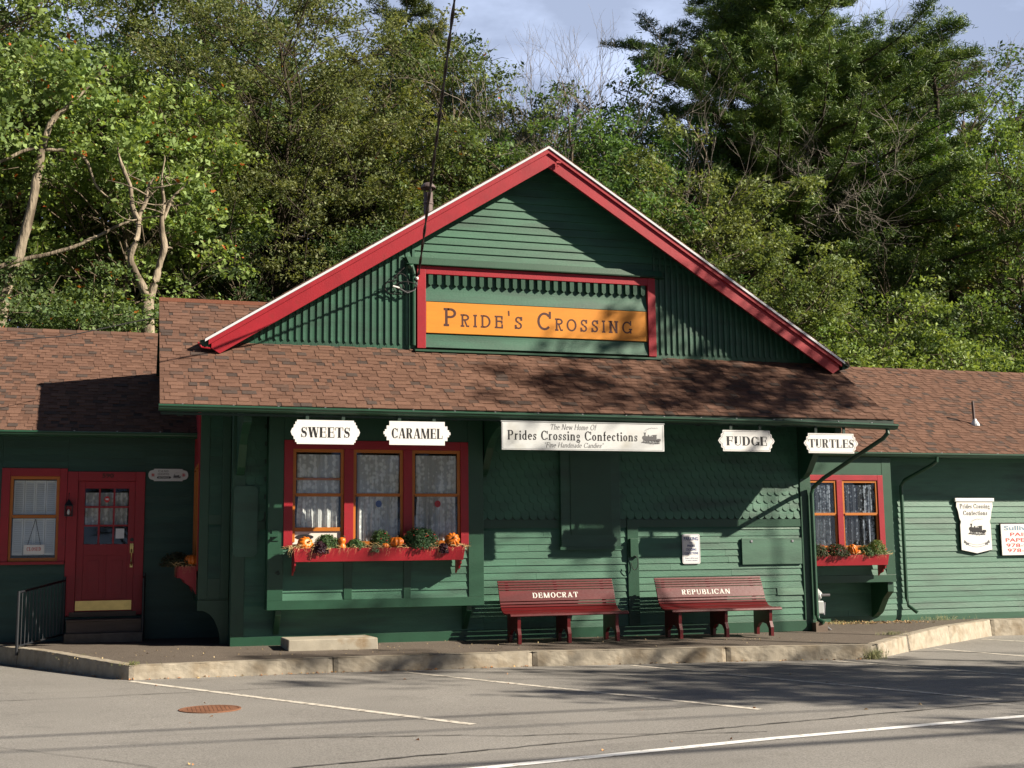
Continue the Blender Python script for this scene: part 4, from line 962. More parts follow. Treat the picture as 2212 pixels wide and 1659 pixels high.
# parking sign
t = thing('parking_sign', (8.374, -.03, 1.06), "small white rounded metal sign reading PARKING FOR PRIDES CROSSING CONFECTIONS on the clapboards", "sign")
mb = MB(); rr = .03; x0, x1, z0, z1 = 8.224, 8.528, 1.06, 1.523
cor = [(x1 - rr, z1 - rr, 0), (x0 + rr, z1 - rr, 90), (x0 + rr, z0 + rr, 180), (x1 - rr, z0 + rr, 270)]
pts = [(cx + rr * math.cos(math.radians(a + k * 22.5)), cz + rr * math.sin(math.radians(a + k * 22.5))) for cx, cz, a in cor for k in range(5)]
mb.prism(pts, 'y', -.034, -.029); build('sign_board', mb, 'white', t)
mb = MB(); q = [((a - 8.376) * .92 + 8.376, (b - 1.2915) * .95 + 1.2915) for a, b in pts]; q.append(q[0])
for i in range(len(q) - 1):
    for s_ in stroke([q[i], q[i + 1]], [.004, .004]): mb.add([(a, -.035, b) for a, b in s_], [(0, 1, 2, 3)])
build('sign_border', mb, 'blue', t)
for s_, z, h, w in (('PARKING', 1.425, .055, .245), ('FOR', 1.378, .025, .05), ('PRIDES', 1.322, .036, .135), ('CROSSING', 1.266, .036, .18), ('CONFECTIONS', 1.208, .036, .235)): plain(s_, 8.376, z, h, -.034, w, t, 'blue', bold=.02)
plain('Violators will be towed', 8.376, 1.140, .020, -.034, .22, t, 'blue'); plain("at owner's expense", 8.376, 1.105, .020, -.034, .20, t, 'blue')
# small oval entrance sign
t = thing('entrance_sign', (.48, 1.97, 2.42), "small pale plaque with rounded ends reading CANDY SHOPPE ENTRANCE beside the red door", "sign")
mb = MB(); pts = [(.27, 2.425), (.70, 2.425), (.70, 2.44)] + [(.735 + .048 * math.cos(a), 2.52 + .07 * math.sin(a)) for a in [-PI / 2 + k * PI / 8 for k in range(9)]] + [(.70, 2.60), (.70, 2.615), (.27, 2.615), (.27, 2.60)] + [(.235 - .048 * math.cos(a), 2.52 + .07 * math.sin(a)) for a in [PI / 2 - k * PI / 8 for k in range(9)]] + [(.27, 2.44)]
mb.prism(pts, 'y', 1.955, 1.97); build('sign_board', mb, 'greywhite', t)
letters('CANDY', BOOK, .41, 2.562, .034, 1.955, .15, t, 'greyink', track=.2); letters('SHOPPE', BOOK, .41, 2.515, .034, 1.955, .17, t, 'greyink', track=.15)
mb = MB(); mb.prism([(.325, 2.465), (.515, 2.465), (.525, 2.482), (.515, 2.498), (.325, 2.498), (.315, 2.482)], 'y', 1.9525, 1.9545); bp_ = build('entrance_strip', mb, 'black', t)
plain('ENTRANCE', .42, 2.473, .018, 1.952, .16, bp_, 'greywhite', bold=.02)
loco(.61, 2.49, .13, 1.9535, t, 'greyink')
mb = MB()
for cx in (.255, .715):
    for k in range(8):
        a = k * PI / 4; 
        for s_ in stroke([(cx, 2.52), (cx + .03 * math.cos(a), 2.52 + .03 * math.sin(a))], [.005, .008]): mb.add([(p, 1.954 - k * .0001, q_) for p, q_ in s_], [(0, 1, 2, 3)])
build('peppermint_drawing', mb, 'redink', t)
# closed sign in the left window
t = thing('closed_sign', (-1.44, 1.98, 1.33), "cream card reading CLOSED in red hung by a cord in the shuttered window", "sign")
mb = MB(); mb.box(-1.575, -1.285, 1.972, 1.978, 1.325, 1.465); build('sign_board', mb, 'white', t)
letters('CLOSED', STEN, -1.43, 1.375, .055, 1.972, .20, t, 'redink', track=.12)
mb = MB(); mb.tube([(-1.52, 1.975, 1.465), (-1.42, 1.975, 1.85)], .004, 5); mb.tube([(-1.34, 1.975, 1.465), (-1.42, 1.975, 1.85)], .004, 5); build('cord', mb, 'iron', t)
letters('590', FAT, 0, 0, 1, 0, 1, BLD, 'iron') if False else None
plain('590', -.405, 2.475, .062, 1.955, .17, BLD, 'brown', name='house_number', bold=.03)
# tall banner sign on the right wing
t = thing('company_sign', (15.14, 1.94, 1.15), "tall shield-shaped white sign reading Prides Crossing Confections with an engine and ribbon", "sign")
pts = [(14.74, 2.100), (14.735, 2.02), (14.77, 1.93), (14.79, 1.80), (14.82, 1.74), (14.80, 1.68), (14.80, 1.215), (15.136, 1.150), (15.47, 1.215), (15.47, 1.68), (15.45, 1.74), (15.48, 1.80), (15.505, 1.93), (15.54, 2.02), (15.535, 2.100)]
mb = MB(); mb.prism(pts, 'y', 1.938, 1.955); build('sign_board', mb, 'white', t)
mb = MB(); mb.prism([(15.137 + (a - 15.137) * 1.03, 1.625 + (b - 1.625) * 1.025) for a, b in pts], 'y', 1.9555, 1.968); build('sign_edge', mb, 'black', t)
mb = MB(); mb.box(14.71, 15.57, 1.925, 1.968, 2.112, 2.178); build('sign_cap', mb, 'white', t, bevel=.006)
letters('Prides Crossing', MID, 15.14, 1.985, .085, 1.938, .66, t, 'black', track=.1); letters('Confections', MID, 15.14, 1.858, .085, 1.938, .53, t, 'black', track=.1)
loco(15.15, 1.56, .44, 1.9365, t, 'black')
mb = MB()
rib = [(14.93 + .42 * k / 12, 1.33 - .045 * math.sin(PI * k / 12)) for k in range(13)]
for s_ in stroke(rib, [.045] * 13): mb.add([(a, 1.9368, b) for a, b in s_], [(0, 1, 2, 3)])
for sx in (-1, 1): mb.add([(15.14 + sx * a, 1.9366, b) for a, b in ((.18, 1.32), (.27, 1.40), (.29, 1.345), (.24, 1.33), (.25, 1.30))], [(0, 1, 2, 3, 4)])
build('ribbon_drawing', mb, 'greyink', t)
mb = MB()
for s_ in stroke([(a, b) for a, b in rib[1:-1]], [.030] * 11): mb.add([(a, 1.9362, b) for a, b in s_], [(0, 1, 2, 3)])
build('ribbon_face', mb, 'white', t)
# painters' sign, cut by the right edge of the photograph
t = thing('painters_sign', (16.45, 1.94, 1.1), "white rectangular sign with blue script and red letters PAINTERS beside the shield sign", "sign")
mb = MB(); mb.box(15.69, 17.25, 1.935, 1.95, 1.105, 1.690); build('sign_board', mb, 'white', t)
mb = MB(); mb.box(15.675, 17.265, 1.951, 1.968, 1.09, 1.705); build('sign_edge', mb, 'black', t)
plain('Sullivan Son', 16.33, 1.575, .082, 1.935, 1.15, t, 'paleblue', bold=.02)
for s_, z, xc, w in (('PAINTERS', 1.460, 16.35, .92), ('PAPERHANGERS', 1.355, 16.50, 1.44), ('978-922', 1.255, 16.14, .70), ('978-927', 1.160, 16.16, .70)): plain(s_, xc, z, .068, 1.935, w, t, 'redink', bold=.01)
# ---------------------------------------------------------------- benches
def make_bench(x0, x1, word, xw0, xw1, label):
    xc = (x0 + x1) / 2
    t = thing('park_bench', (xc, -.55, .0), label, 'bench', 'dark red slatted benches against the wall')
    g = -0.02
    # seat and back slats follow one curved line (y, z) from the front lip up to the top rail
    C_ = [(-.960, .372), (-.945, .402), (-.90, .412), (-.80, .404), (-.68, .400), (-.57, .412), (-.495, .445), (-.450, .495), (-.422, .560), (-.392, .640), (-.350, .740), (-.312, .815), (-.290, .862)]
    D_ = [0.0]
    for (a0, b0), (a1, b1) in zip(C_[:-1], C_[1:]): D_.append(D_[-1] + math.hypot(a1 - a0, b1 - b0))
    def cur(s):
        for i in range(len(C_) - 1):
            if s <= D_[i + 1] or i == len(C_) - 2:
                f_ = (s - D_[i]) / (D_[i + 1] - D_[i]); return (C_[i][0] + (C_[i + 1][0] - C_[i][0]) * f_, C_[i][1] + (C_[i + 1][1] - C_[i][1]) * f_)
    TL = D_[-1]
    def slat(mb, s0, s1, xa, xb, th=.022):
        (y0, z0), (y1, z1) = cur(s0), cur(s1); l = math.hypot(y1 - y0, z1 - z0); ny, nz_ = (z1 - z0) / l * th, -(y1 - y0) / l * th
        mb.hexa([(xa, y0, z0), (xb, y0, z0), (xb, y0 + ny, z0 + nz_), (xa, y0 + ny, z0 + nz_), (xa, y1, z1), (xb, y1, z1), (xb, y1 + ny, z1 + nz_), (xa, y1 + ny, z1 + nz_)])
    mb = MB(); s_ = 0.0
    for wd in (.032, .040, .066, .066, .066, .066, .060): slat(mb, s_, s_ + wd, x0, x1); s_ += wd + .010
    build('seat', mb, 'darkred', t, bevel=.003)
    mb = MB(); wide = None
    for wd in (.062, .034, .034): slat(mb, s_, s_ + wd, x0, x1); s_ += wd + .012
    wide = (s_, s_ + .165); slat(mb, *wide, x0, x1); s_ = wide[1] + .010
    while s_ < TL - .02: slat(mb, s_, min(s_ + .030, TL), x0, x1); s_ += .040
    br = build('backrest', mb, 'darkred', t, bevel=.003)
    (y0, z0), (y1, z1) = cur(wide[0]), cur(wide[1]); l = math.hypot(y1 - y0, z1 - z0)
    def xf(v):   # flat letters onto the wide plank
        s = v[2] / l; return (v[0], y0 + (y1 - y0) * s - (z1 - z0) / l * .0025, z0 + (z1 - z0) * s + (y1 - y0) / l * .0025)
    letters(word, MID, (xw0 + xw1) / 2, l * .26, l * .50, 0, xw1 - xw0, br, 'cream', track=.14, xf=xf)
    # supports: seat bracket, splayed rear leg and footed front leg cut from one board
    for k, x in enumerate((x0 + .14, xc - .01, x1 - .17)):
        out = [(-.915, .372), (-.905, .20), (-.945, .11), (-.945, g), (-.865, g), (-.865, .09), (-.80, .155), (-.69, .17), (-.58, .155), (-.50, .09), (-.49, g), (-.40, g), (-.395, .12), (-.42, .30), (-.40, .47), (-.15, .84), (-.12, .83), (-.36, .44), (-.36, .372)]
        # as two pieces so the outline stays simple
        mb = MB()
        mb.prism([(-.915, .372), (-.905, .20), (-.945, .11), (-.945, g), (-.865, g), (-.865, .09), (-.80, .155), (-.80, .372)], 'x', x - .024, x + .024)
        mb.prism([(-.8001, .372), (-.8001, .155), (-.69, .17), (-.58, .155), (-.5801, .372)], 'x', x - .024, x + .024)
        mb.prism([(-.58, .372), (-.58, .155), (-.50, .09), (-.49, g), (-.40, g), (-.395, .12), (-.40, .372)], 'x', x - .024, x + .024)
        mb.prism([(-.56, .373), (-.40, .373), (-.375, .50), (-.255, .845), (-.283, .85), (-.40, .56), (-.435, .485), (-.49, .425)], 'x', x - .022, x + .022)
        build('leg', mb, 'darkred', t)
    return t
make_bench(5.13, 6.93, 'DEMOCRAT', 5.64, 6.35, "dark red slatted bench lettered DEMOCRAT, left of the pair against the green wall")
make_bench(7.62, 9.42, 'REPUBLICAN', 8.03, 8.84, "dark red slatted bench lettered REPUBLICAN, nearer the corner under the notice board")

# ---------------------------------------------------------------- step, meter, lamp, railings
mb = MB(); mb.hexa([(2.03, -.845, -.03), (3.25, -.875, -.03), (3.20, -.20, -.03), (2.00, -.17, -.03), (2.035, -.84, .135), (3.245, -.87, .135), (3.195, -.20, .135), (2.005, -.17, .135)])
build('step_block', mb, 'concrete', label="pale stained concrete step block on the footway under the triple window", cat="step", bevel=.012)
mb = MB(); mb.box(-.93, .15, 1.52, 1.80, -.02, .16)
t = thing('door_steps', (-.4, 1.7, 0), "old granite and weathered wood steps below the red door", "steps")
mb = MB(); mb.box(-.94, .16, 1.45, 1.98, -.06, .165); build('stone_step', mb, 'stonedark', t, bevel=.012)
mb = MB(); mb.box(-.92, .14, 1.62, 1.97, .166, .33); mb.box(-.93, .15, 1.60, 1.97, .331, .355); build('wooden_tread', mb, 'oldwood', t, bevel=.006)
t = thing('gas_meter', (10.74, .25, 0), "grey gas regulator and meter on pipes round the corner post", "gas meter")
mb = MB(); mb.tube([(10.66, .30, .52), (10.72, .22, .52)], [.10, .11], 18); mb.tube([(10.72, .22, .52), (10.76, .17, .52)], [.105, .05], 18); build('regulator', mb, 'meter', t)
mb = MB(); mb.box(10.68, 10.80, .16, .30, .22, .43); build('meter_case', mb, 'meter', t, bevel=.02)
mb = MB(); mb.tube([(10.76, .18, .52), (10.90, .14, .52)], .022, 8); mb.tube([(10.74, .22, .44), (10.72, .22, .10), (10.78, .10, .02), (10.84, .05, -.04)], .022, 8); mb.tube([(10.82, .22, .20), (10.84, .22, .40)], .018, 8); build('pipe', mb, 'metal', t)
mb = MB(); mb.lathe([(.03, -.02), (.045, 0), (.045, .03), (.02, .05)], (10.60, .10, .80), 12); mb.tube([(10.58, .14, .80), (10.60, .10, .80)], .015, 6); build('vent_cap', mb, 'brass', t)
t = thing('wall_lantern', (-.97, 1.9, 1.89), "small dark metal lantern on the red trim left of the door", "lantern")
mb = MB(); c = (-.955, 1.90)
mb.box(c[0] - .055, c[0] + .055, c[1] - .055, c[1] + .055, 1.885, 1.90)
for a in (-.05, .05):
    for b in (-.05, .05): mb.box(c[0] + a - .006, c[0] + a + .006, c[1] + b - .006, c[1] + b + .006, 1.90, 2.04)
mb.box(c[0] - .06, c[0] + .06, c[1] - .06, c[1] + .06, 2.04, 2.05)
mb.add([(c[0] - .06, c[1] - .06, 2.0501), (c[0] + .06, c[1] - .06, 2.0501), (c[0] + .06, c[1] + .06, 2.0501), (c[0] - .06, c[1] + .06, 2.0501), (c[0], c[1], 2.15)], [(0, 1, 4), (1, 2, 4), (2, 3, 4), (3, 0, 4)])
mb.tube([(c[0], c[1], 2.14), (c[0], c[1] + .01, 2.22), (c[0], c[1] + .05, 2.24)], .006, 6); build('lantern_cage', mb, 'iron', t)
mb = MB(); mb.lathe([(.01, 0), (.022, .02), (.024, .05), (.008, .09)], (c[0], c[1], 1.905), 10); build('bulb', mb, 'white', t, smooth=True)
def railing(p0, p1, z0, z1, zt0, zt1, n, label, gr):
    t = thing('iron_railing', (p0[0], p0[1], z0), label, 'railing', gr)
    mb = MB(); mb.tube([(p0[0], p0[1], z0), (p0[0], p0[1], zt0 + .02)], .020, 8); mb.tube([(p1[0], p1[1], z1), (p1[0], p1[1], zt1 + .06)], .020, 8); build_each('railing_post', mb, 'iron', t)
    mb = MB(); mb.tube([(p0[0], p0[1], zt0), (p1[0], p1[1], zt1)], .018, 8); mb.tube([(p0[0], p0[1], z0 + .12), (p1[0], p1[1], z1 + .12)], .014, 8); build_each('hand_rail', mb, 'iron', t)
    mb = MB()
    for k in range(1, n):
        s = k / n; x = p0[0] + (p1[0] - p0[0]) * s; y = p0[1] + (p1[1] - p0[1]) * s
        mb.tube([(x, y, z0 + .12 + (z1 - z0) * s), (x, y, zt0 + (zt1 - zt0) * s)], .0075, 6)
    build_each('baluster', mb, 'iron', t)
    return t
railing((-1.50, .55), (-.97, 1.86), -.05, .02, .80, .93, 13, "black iron railing with thin upright bars running from the kerb to the door steps", None)
railing((.16, 1.50), (.17, 1.88), -.02, .0, .93, .96, 4, "short black iron railing on the right side of the door steps", None)

# ---------------------------------------------------------------- flower boxes
def straw(mb, x0, x1, y0, y1, z, n, hang=.10, yfront=None, lift=.05):
    for i in range(n):
        x = rnd.uniform(x0, x1); y = rnd.uniform(y0, y1); a = rnd.uniform(0, 2 * PI); l = rnd.uniform(.04, .13)
        p = Vector((x, y, z + rnd.uniform(0, lift))); d = Vector((math.cos(a), math.sin(a) * .6, rnd.uniform(-.5, .6))) * l
        if yfront is not None and rnd.random() < .20:
            p = Vector((x, yfront - rnd.uniform(.0, .02), z + rnd.uniform(-.01, .03))); d = Vector((rnd.uniform(-.04, .03), -rnd.uniform(.0, .03), -rnd.uniform(.02, hang) * (1 if rnd.random() < .8 else 1.7)))
        mid = p + d * .5 + Vector((0, 0, rnd.uniform(-.01, .02))); q = p + d; w = rnd.uniform(.0016, .003)
        c = jit(rnd.choice([(.52, .34, .14), (.40, .27, .12), (.62, .45, .22), (.30, .20, .09)]), .15)
        mb.add([(p.x, p.y, p.z - w), (mid.x, mid.y, mid.z - w), (mid.x, mid.y, mid.z + w), (p.x, p.y, p.z + w)], [(0, 1, 2, 3)], c)
        mb.add([(mid.x, mid.y, mid.z - w), (q.x, q.y, q.z), (mid.x, mid.y, mid.z + w)], [(0, 1, 2)], c)
def pumpkin(x, y, z, r, label, sq=.80, tilt=(0, 0), stem=True, grp="pumpkins and gourds in the flower boxes", col='pumpkin', cat='pumpkin', name='pumpkin'):
    t = thing(name, (x, y, z), label, cat, grp)
    mb = MB(); prof = []
    for k in range(13):
        a = -PI / 2 + PI * k / 12; rr = r * math.cos(a) ** .85 if math.cos(a) > 1e-6 else .0; zz = r * sq * math.sin(a)
        if k == 12: rr, zz = r * .10, r * sq * .80
        if k == 11: rr, zz = r * .30, r * sq * .93
        if k == 0: rr = r * .05
        prof.append((max(rr, r * .05), zz + r * sq))
    mb.lathe(prof, (0, 0, 0), 60, ribs=10, depth=.20)
    R = Matrix.Rotation(tilt[0], 3, 'X') @ Matrix.Rotation(tilt[1], 3, 'Y') ; c = Vector((0, 0, r * sq))
    mb.v = [tuple(R @ (Vector(v) - c) + c + Vector((x, y, z))) for v in mb.v]
    build('pumpkin_body', mb, col, t, smooth=True)
    if stem:
        mb = MB(); mb.tube([(0, 0, r * sq * 1.75), (r * .04, 0, r * sq * 2.0), (r * .22, r * .05, r * sq * 2.18)], [r * .12, r * .08, r * .09], 7)
        mb.v = [tuple(R @ (Vector(v) - c) + c + Vector((x, y, z))) for v in mb.v]; build('pumpkin_stem', mb, 'stemgreen', t)
    return t
def mum(x, y, z, rx, rz, n, label, flowers=0, cols=((.05, .105, .035), (.035, .08, .028), (.08, .14, .045)), fcol='redink', name='mum_plant', cat='plant', ls=.02, grp="potted mums and foliage in the flower boxes"):
    t = thing(name, (x, y, z), label, cat, grp); rx *= 1.12; rz *= 1.12; n = int(n * 1.3)
    mb = MB()
    for i in range(n):
        th = rnd.uniform(0, 2 * PI); cz = rnd.uniform(-.1, 1); sn = math.sqrt(1 - cz * cz); k = rnd.uniform(.72, 1.04) * (1 + .10 * math.sin(5 * th + x * 9) * sn)
        p = Vector((x + rx * k * sn * math.cos(th), y + rx * .85 * k * sn * math.sin(th), z + rz * k * cz + rz * .1))
        nrm = Vector((sn * math.cos(th), sn * math.sin(th), cz + .3)).normalized() + Vector((rnd.gauss(0, .4), rnd.gauss(0, .4), rnd.gauss(0, .4))); nrm.normalize()
        a = nrm.orthogonal().normalized(); b = nrm.cross(a); ang = rnd.uniform(0, 2 * PI); a, b = a * math.cos(ang) + b * math.sin(ang), b * math.cos(ang) - a * math.sin(ang)
        l = ls * rnd.uniform(.6, 1.3); w = l * .42
        mb.add([tuple(p - a * l), tuple(p - b * w), tuple(p + a * l + nrm * l * .3), tuple(p + b * w)], [(0, 1, 2, 3)], jit(rnd.choice(cols), .25))
    build('foliage', mb, 'leaf', t)
    if flowers:
        mb = MB()
        for i in range(flowers):
            th = rnd.uniform(PI, 2 * PI); cz = rnd.uniform(.1, .95); sn = math.sqrt(1 - cz * cz)
            p = (x + rx * 1.03 * sn * math.cos(th), y + rx * .9 * sn * math.sin(th), z + rz * 1.05 * cz + rz * .1); r = rnd.uniform(.008, .014)
            mb.lathe([(r * .4, -r * .4), (r, 0), (r * .5, r * .5)], p, 7)
        build('blossoms', mb, fcol, t)
    return t
def flower_box(x0, x1, y0, y1, z0, z1, label, br=True):
    t = thing('flower_box', ((x0 + x1) / 2, y1, z0), label, 'flower box', 'red wooden window flower boxes')
    mb = MB(); mb.hexa([(x0 + .02, y0 + .03, z0), (x1 - .02, y0 + .03, z0), (x1 - .02, y0 + .05, z0), (x0 + .02, y0 + .05, z0), (x0, y0, z1), (x1, y0, z1), (x1, y0 + .02, z1), (x0, y0 + .02, z1)])
    mb.prism([(y0 + .03, z0), (y1, z0), (y1, z1), (y0 + .002, z1 - .002)], 'x', x0 + .022, x0 + .04); mb.prism([(y0 + .03, z0), (y1, z0), (y1, z1), (y0 + .002, z1 - .002)], 'x', x1 - .04, x1 - .022)
    mb.box(x0 + .041, x1 - .041, y0 + .052, y1, z0 + .005, z0 + .03); mb.box(x0 + .041, x1 - .041, y1 - .02, y1, z0 + .031, z1)
    build('box_panel', mb, 'red', t, bevel=.002)
    mb = MB(); mb.box(x0 + .042, x1 - .042, y0 + .053, y1 - .021, z1 - .08, z1 - .045); build('soil', mb, 'soil', t)
    if br:
        for x in (x0 + .03, x1 - .05):
            mb = MB(); mb.prism([(y1, z0 - .002), (y0 + .05, z0 - .002), (y0 + .055, z0 - .05), (y0 + .12, z0 - .075), (y0 + .14, z0 - .12), (y1 - .05, z0 - .15), (y1, z0 - .19)], 'x', x - .012, x + .012); build('scroll_bracket', mb, 'red', t)
    return t
# main box: front at y=-.72
ZB = 1.36
flower_box(2.10, 4.53, -.735, -.385, 1.175, ZB, "long red flower box under the triple window, packed with pumpkins, mums and straw")
mb = MB(); straw(mb, 2.03, 4.58, -.75, -.42, ZB - .01, 1150, yfront=-.745, hang=.13); straw(mb, 2.0, 2.5, -.76, -.5, ZB - .03, 90, yfront=-.75, hang=.2)
o = build('loose_straw', mb, 'straw', label="golden straw spilling over the long red flower box", cat="straw", kind='stuff')
def px(D): return 2.107 + (D - 125) * (4.543 - 2.107) / (1945 - 125)        # helper along the front of this box only
pumpkin(px(250), -.62, ZB - .045, .118, "orange pumpkin at the left end of the long box, its stem turned to the street", tilt=(1.1, .3))
pumpkin(px(1210), -.60, ZB - .01, .118, "round upright orange pumpkin in the middle of the long box", sq=.68)
pumpkin(px(1815), -.62, ZB + .0, .112, "orange pumpkin at the right end of the long box, stem scar facing out", tilt=(1.25, -.2), sq=.85)
pumpkin(px(1080), -.67, ZB - .02, .056, "smallest orange pumpkin, left of the round one in the long box", sq=.75)
t = thing('gourd', (px(625), -.68, ZB - .04), "lumpy orange double gourd between two mums in the long box", 'gourd', "pumpkins and gourds in the flower boxes")
mb = MB(); mb.lathe([(.02, 0), (.05, .02), (.058, .05), (.05, .08), (.036, .095), (.05, .12), (.055, .145), (.045, .175), (.015, .19)], (px(625), -.67, ZB - .04), 18); build('gourd_body', mb, 'pumpkin', t, smooth=True)
mb = MB(); mb.tube([(px(625), -.67, ZB + .145), (px(640), -.69, ZB + .165), (px(655), -.70, ZB + .15)], .008, 6); build('gourd_stem', mb, 'stemgreen', t)
mum(px(478), -.58, ZB - .02, .16, .17, 1500, "bushy green mum between the left pumpkin and the gourd")
mum(px(770), -.62, ZB - .02, .125, .115, 800, "low spreading green mum right of the gourd")
mum(px(1050), -.56, ZB - .0, .135, .20, 1100, "upright green mum with a few red buds left of the round pumpkin", flowers=5)
mum(px(1465), -.58, ZB - .02, .235, .24, 2600, "largest dark green mum with scattered red blossoms in the long box", flowers=16, cols=((.03, .075, .03), (.045, .10, .04), (.022, .05, .022)))
mum(px(965), -.70, ZB - .06, .07, .08, 260, "tuft of grey green leaves trailing over the box edge", cols=((.12, .17, .11), (.08, .12, .07)))
dk = ((.035, .012, .025), (.022, .008, .016), (.05, .018, .03))
mum(px(395), -.70, ZB - .06, .10, .12, 260, "dark purple trailing leaves beside the left pumpkin", cols=dk, ls=.03, name='purple_vine')
mum(px(1700), -.71, ZB - .08, .07, .11, 200, "dark purple trailing leaves beside the right pumpkin", cols=dk, ls=.03, name='purple_vine')
# right bay box
ZR = 1.155
flower_box(11.02, 12.66, 1.06, 1.345, .975, ZR, "shorter red flower box under the double window of the right wing")
mb = MB(); straw(mb, 11.0, 12.72, 1.05, 1.33, ZR - .01, 620, yfront=1.05, hang=.10)
build('loose_straw', mb, 'straw', label="straw and dry grass in the right wing flower box", cat="straw", kind='stuff')
mum(11.30, 1.18, ZR - .02, .20, .17, 1300, "dark mum with red blossoms at the left end of the right wing box", flowers=9, cols=((.03, .05, .02), (.05, .04, .02), (.04, .075, .025)))
mum(11.68, 1.16, ZR - .02, .20, .17, 1300, "dark reddish mum beside the pale gourd in the right wing box", flowers=10, cols=((.03, .05, .02), (.06, .035, .02), (.035, .065, .022)))
mum(12.27, 1.18, ZR - .02, .17, .15, 900, "low green mum right of the gourds in the right wing box", flowers=0)
mum(12.47, 1.16, ZR + .01, .15, .20, 1100, "yellow green mum at the right end of the right wing box", cols=((.12, .18, .05), (.08, .14, .04), (.16, .20, .06)))
pumpkin(11.97, 1.12, ZR - .0, .085, "orange gourd with a pale top in the right wing box", sq=1.1, tilt=(.5, -.5))
pumpkin(12.10, 1.15, ZR + .0, .055, "small pale orange pumpkin behind the gourds in the right wing box", sq=.8)
pumpkin(12.17, 1.10, ZR - .03, .042, "tiny orange gourd at the lip of the right wing box", sq=.8)
# side box on the left bay
t = thing('flower_box', (.75, .95, .86), "red flower box with scalloped end seen sideways on the left bay", 'flower box', 'red wooden window flower boxes')
mb = MB(); 
for y in (.58, 1.80): mb.prism([(.875, .72), (.875, 1.13), (.62, 1.13), (.63, .97), (.70, .93), (.74, .87), (.82, .83), (.85, .76)][::-1], 'y', y - .02, y + .02)
mb.box(.61, .63, .601, 1.779, .96, 1.13); mb.box(.631, .874, .601, 1.779, .96, .99); build('box_panel', mb, 'red', t)
mb = MB(); straw(mb, .56, .85, .52, 1.75, 1.13, 420, yfront=.54, hang=.16)
build('loose_straw', mb, 'straw', label="straw hanging from the side flower box of the left bay", cat="straw", kind='stuff')
pumpkin(.80, .66, 1.13, .11, "shaded orange pumpkin in the side flower box near the door", sq=.75)
mum(.60, .72, 1.12, .20, .17, 1100, "brownish green mum spilling from the side flower box", cols=((.05, .06, .03), (.03, .045, .02), (.07, .055, .03)))

# ---------------------------------------------------------------- cable to the gable
t = thing('service_cable', (4.08, .40, 5.52), "twisted black service cable slanting down to the coiled wires by the sign frame", "cable")
A_ = Vector((4.09, .32, 5.53)); B_ = Vector((1.02, -20, 13.2)); n = 46
def cp(s, k=0.0): 
    p = A_.lerp(B_, s); p.z -= 1.35 * 4 * s * (1 - s) * .35; return p
for j in range(2):
    mb = MB(); pts = []
    for i in range(260):
        s = i / 259; p = cp(s); a = s * 150 + j * PI; r = .011
        pts.append(p + Vector((math.cos(a) * r, 0, math.sin(a) * r)))
    mb.tube(pts, .011, 6); build('cable_strand', mb, 'cable', t)
mb = MB()
for k, (cx, cz, r, r2_) in enumerate(((3.80, 5.36, .12, .16), (3.70, 5.30, .15, .10), (3.88, 5.32, .17, .07))):
    mb.tube([(cx + r * math.cos(a), GY - .10 - .02 * k - .02 * math.sin(a), cz + r2_ * math.sin(a)) for a in [PI * 2 * q / 22 for q in range(20)]], .007, 6)
mb.tube([(4.08, .30, 5.52), (4.06, .28, 5.36), (3.98, .26, 5.25), (3.86, .25, 5.24), (3.75, .26, 5.33), (3.74, .28, 5.50), (3.86, .28, 5.62)], .009, 6)
build('wire_coil', mb, 'cable', t)
mb = MB(); mb.tube([(4.05, .27, 5.40), (4.02, .25, 5.27), (3.90, .24, 5.22), (3.74, .24, 5.30)], .008, 6); build('bare_wire', mb, 'wire', t)
mb = MB(); mb.tube([(3.67, .22, 5.31), (3.77, .22, 5.285)], .014, 8); mb.lathe([(.02, -.02), (.028, 0), (.02, .02)], (4.055, .27, 5.46), 8); build('insulator', mb, 'white', t)
# thin telephone wire crossing the left roof
mb = MB(); mb.tube([(.28, 1.34, 4.85), (.12, 1.2, 4.83), (-1.0, .6, 4.42), (-2.5, -.2, 4.1), (-5, -1.6, 3.9), (-9, -4, 4.4)], .008, 6)
build('telephone_wire', mb, 'cable', label="thin dark wire crossing in front of the left wing roof", cat="wire")
# street wires overhead, out of frame; they throw the long thin shadows on the road
for k, (y, z, r) in enumerate(((-14.6, 9.2, .028), (-14.9, 8.6, .02), (-17.1, 9.0, .05), (-17.8, 8.2, .03), (-19.4, 9.4, .03))):
    mb = MB(); mb.tube([(x, y + .02 * x * (1 + .1 * k), z - .8 + ((x - 5) / 30) ** 2 * .8) for x in range(-30, 61, 5)], r, 6)
    build('street_wire', mb, 'cable', label="overhead street wire high above the road, number %s from the pavement" % ('first', 'second', 'third', 'fourth', 'fifth')[k], cat="wire", group="street wires above the road")
# ---------------------------------------------------------------- ground
def sz(x, y): return .03 - .006 * min(max(x, -3), 24) + .035 * min(y, 0)
def rz_(x, y=0): return -.205 - .0095 * min(max(x, -4), 16)
KP = [(-2.1, 1.70), (-1.5, .62), (-.02, -1.97), (2.5, -1.76), (5.2, -1.74), (8.0, -1.90), (10.25, -2.12), (11.6, -.98), (13.2, .22), (15.1, 1.62), (17.0, 1.62), (24, 1.62)]
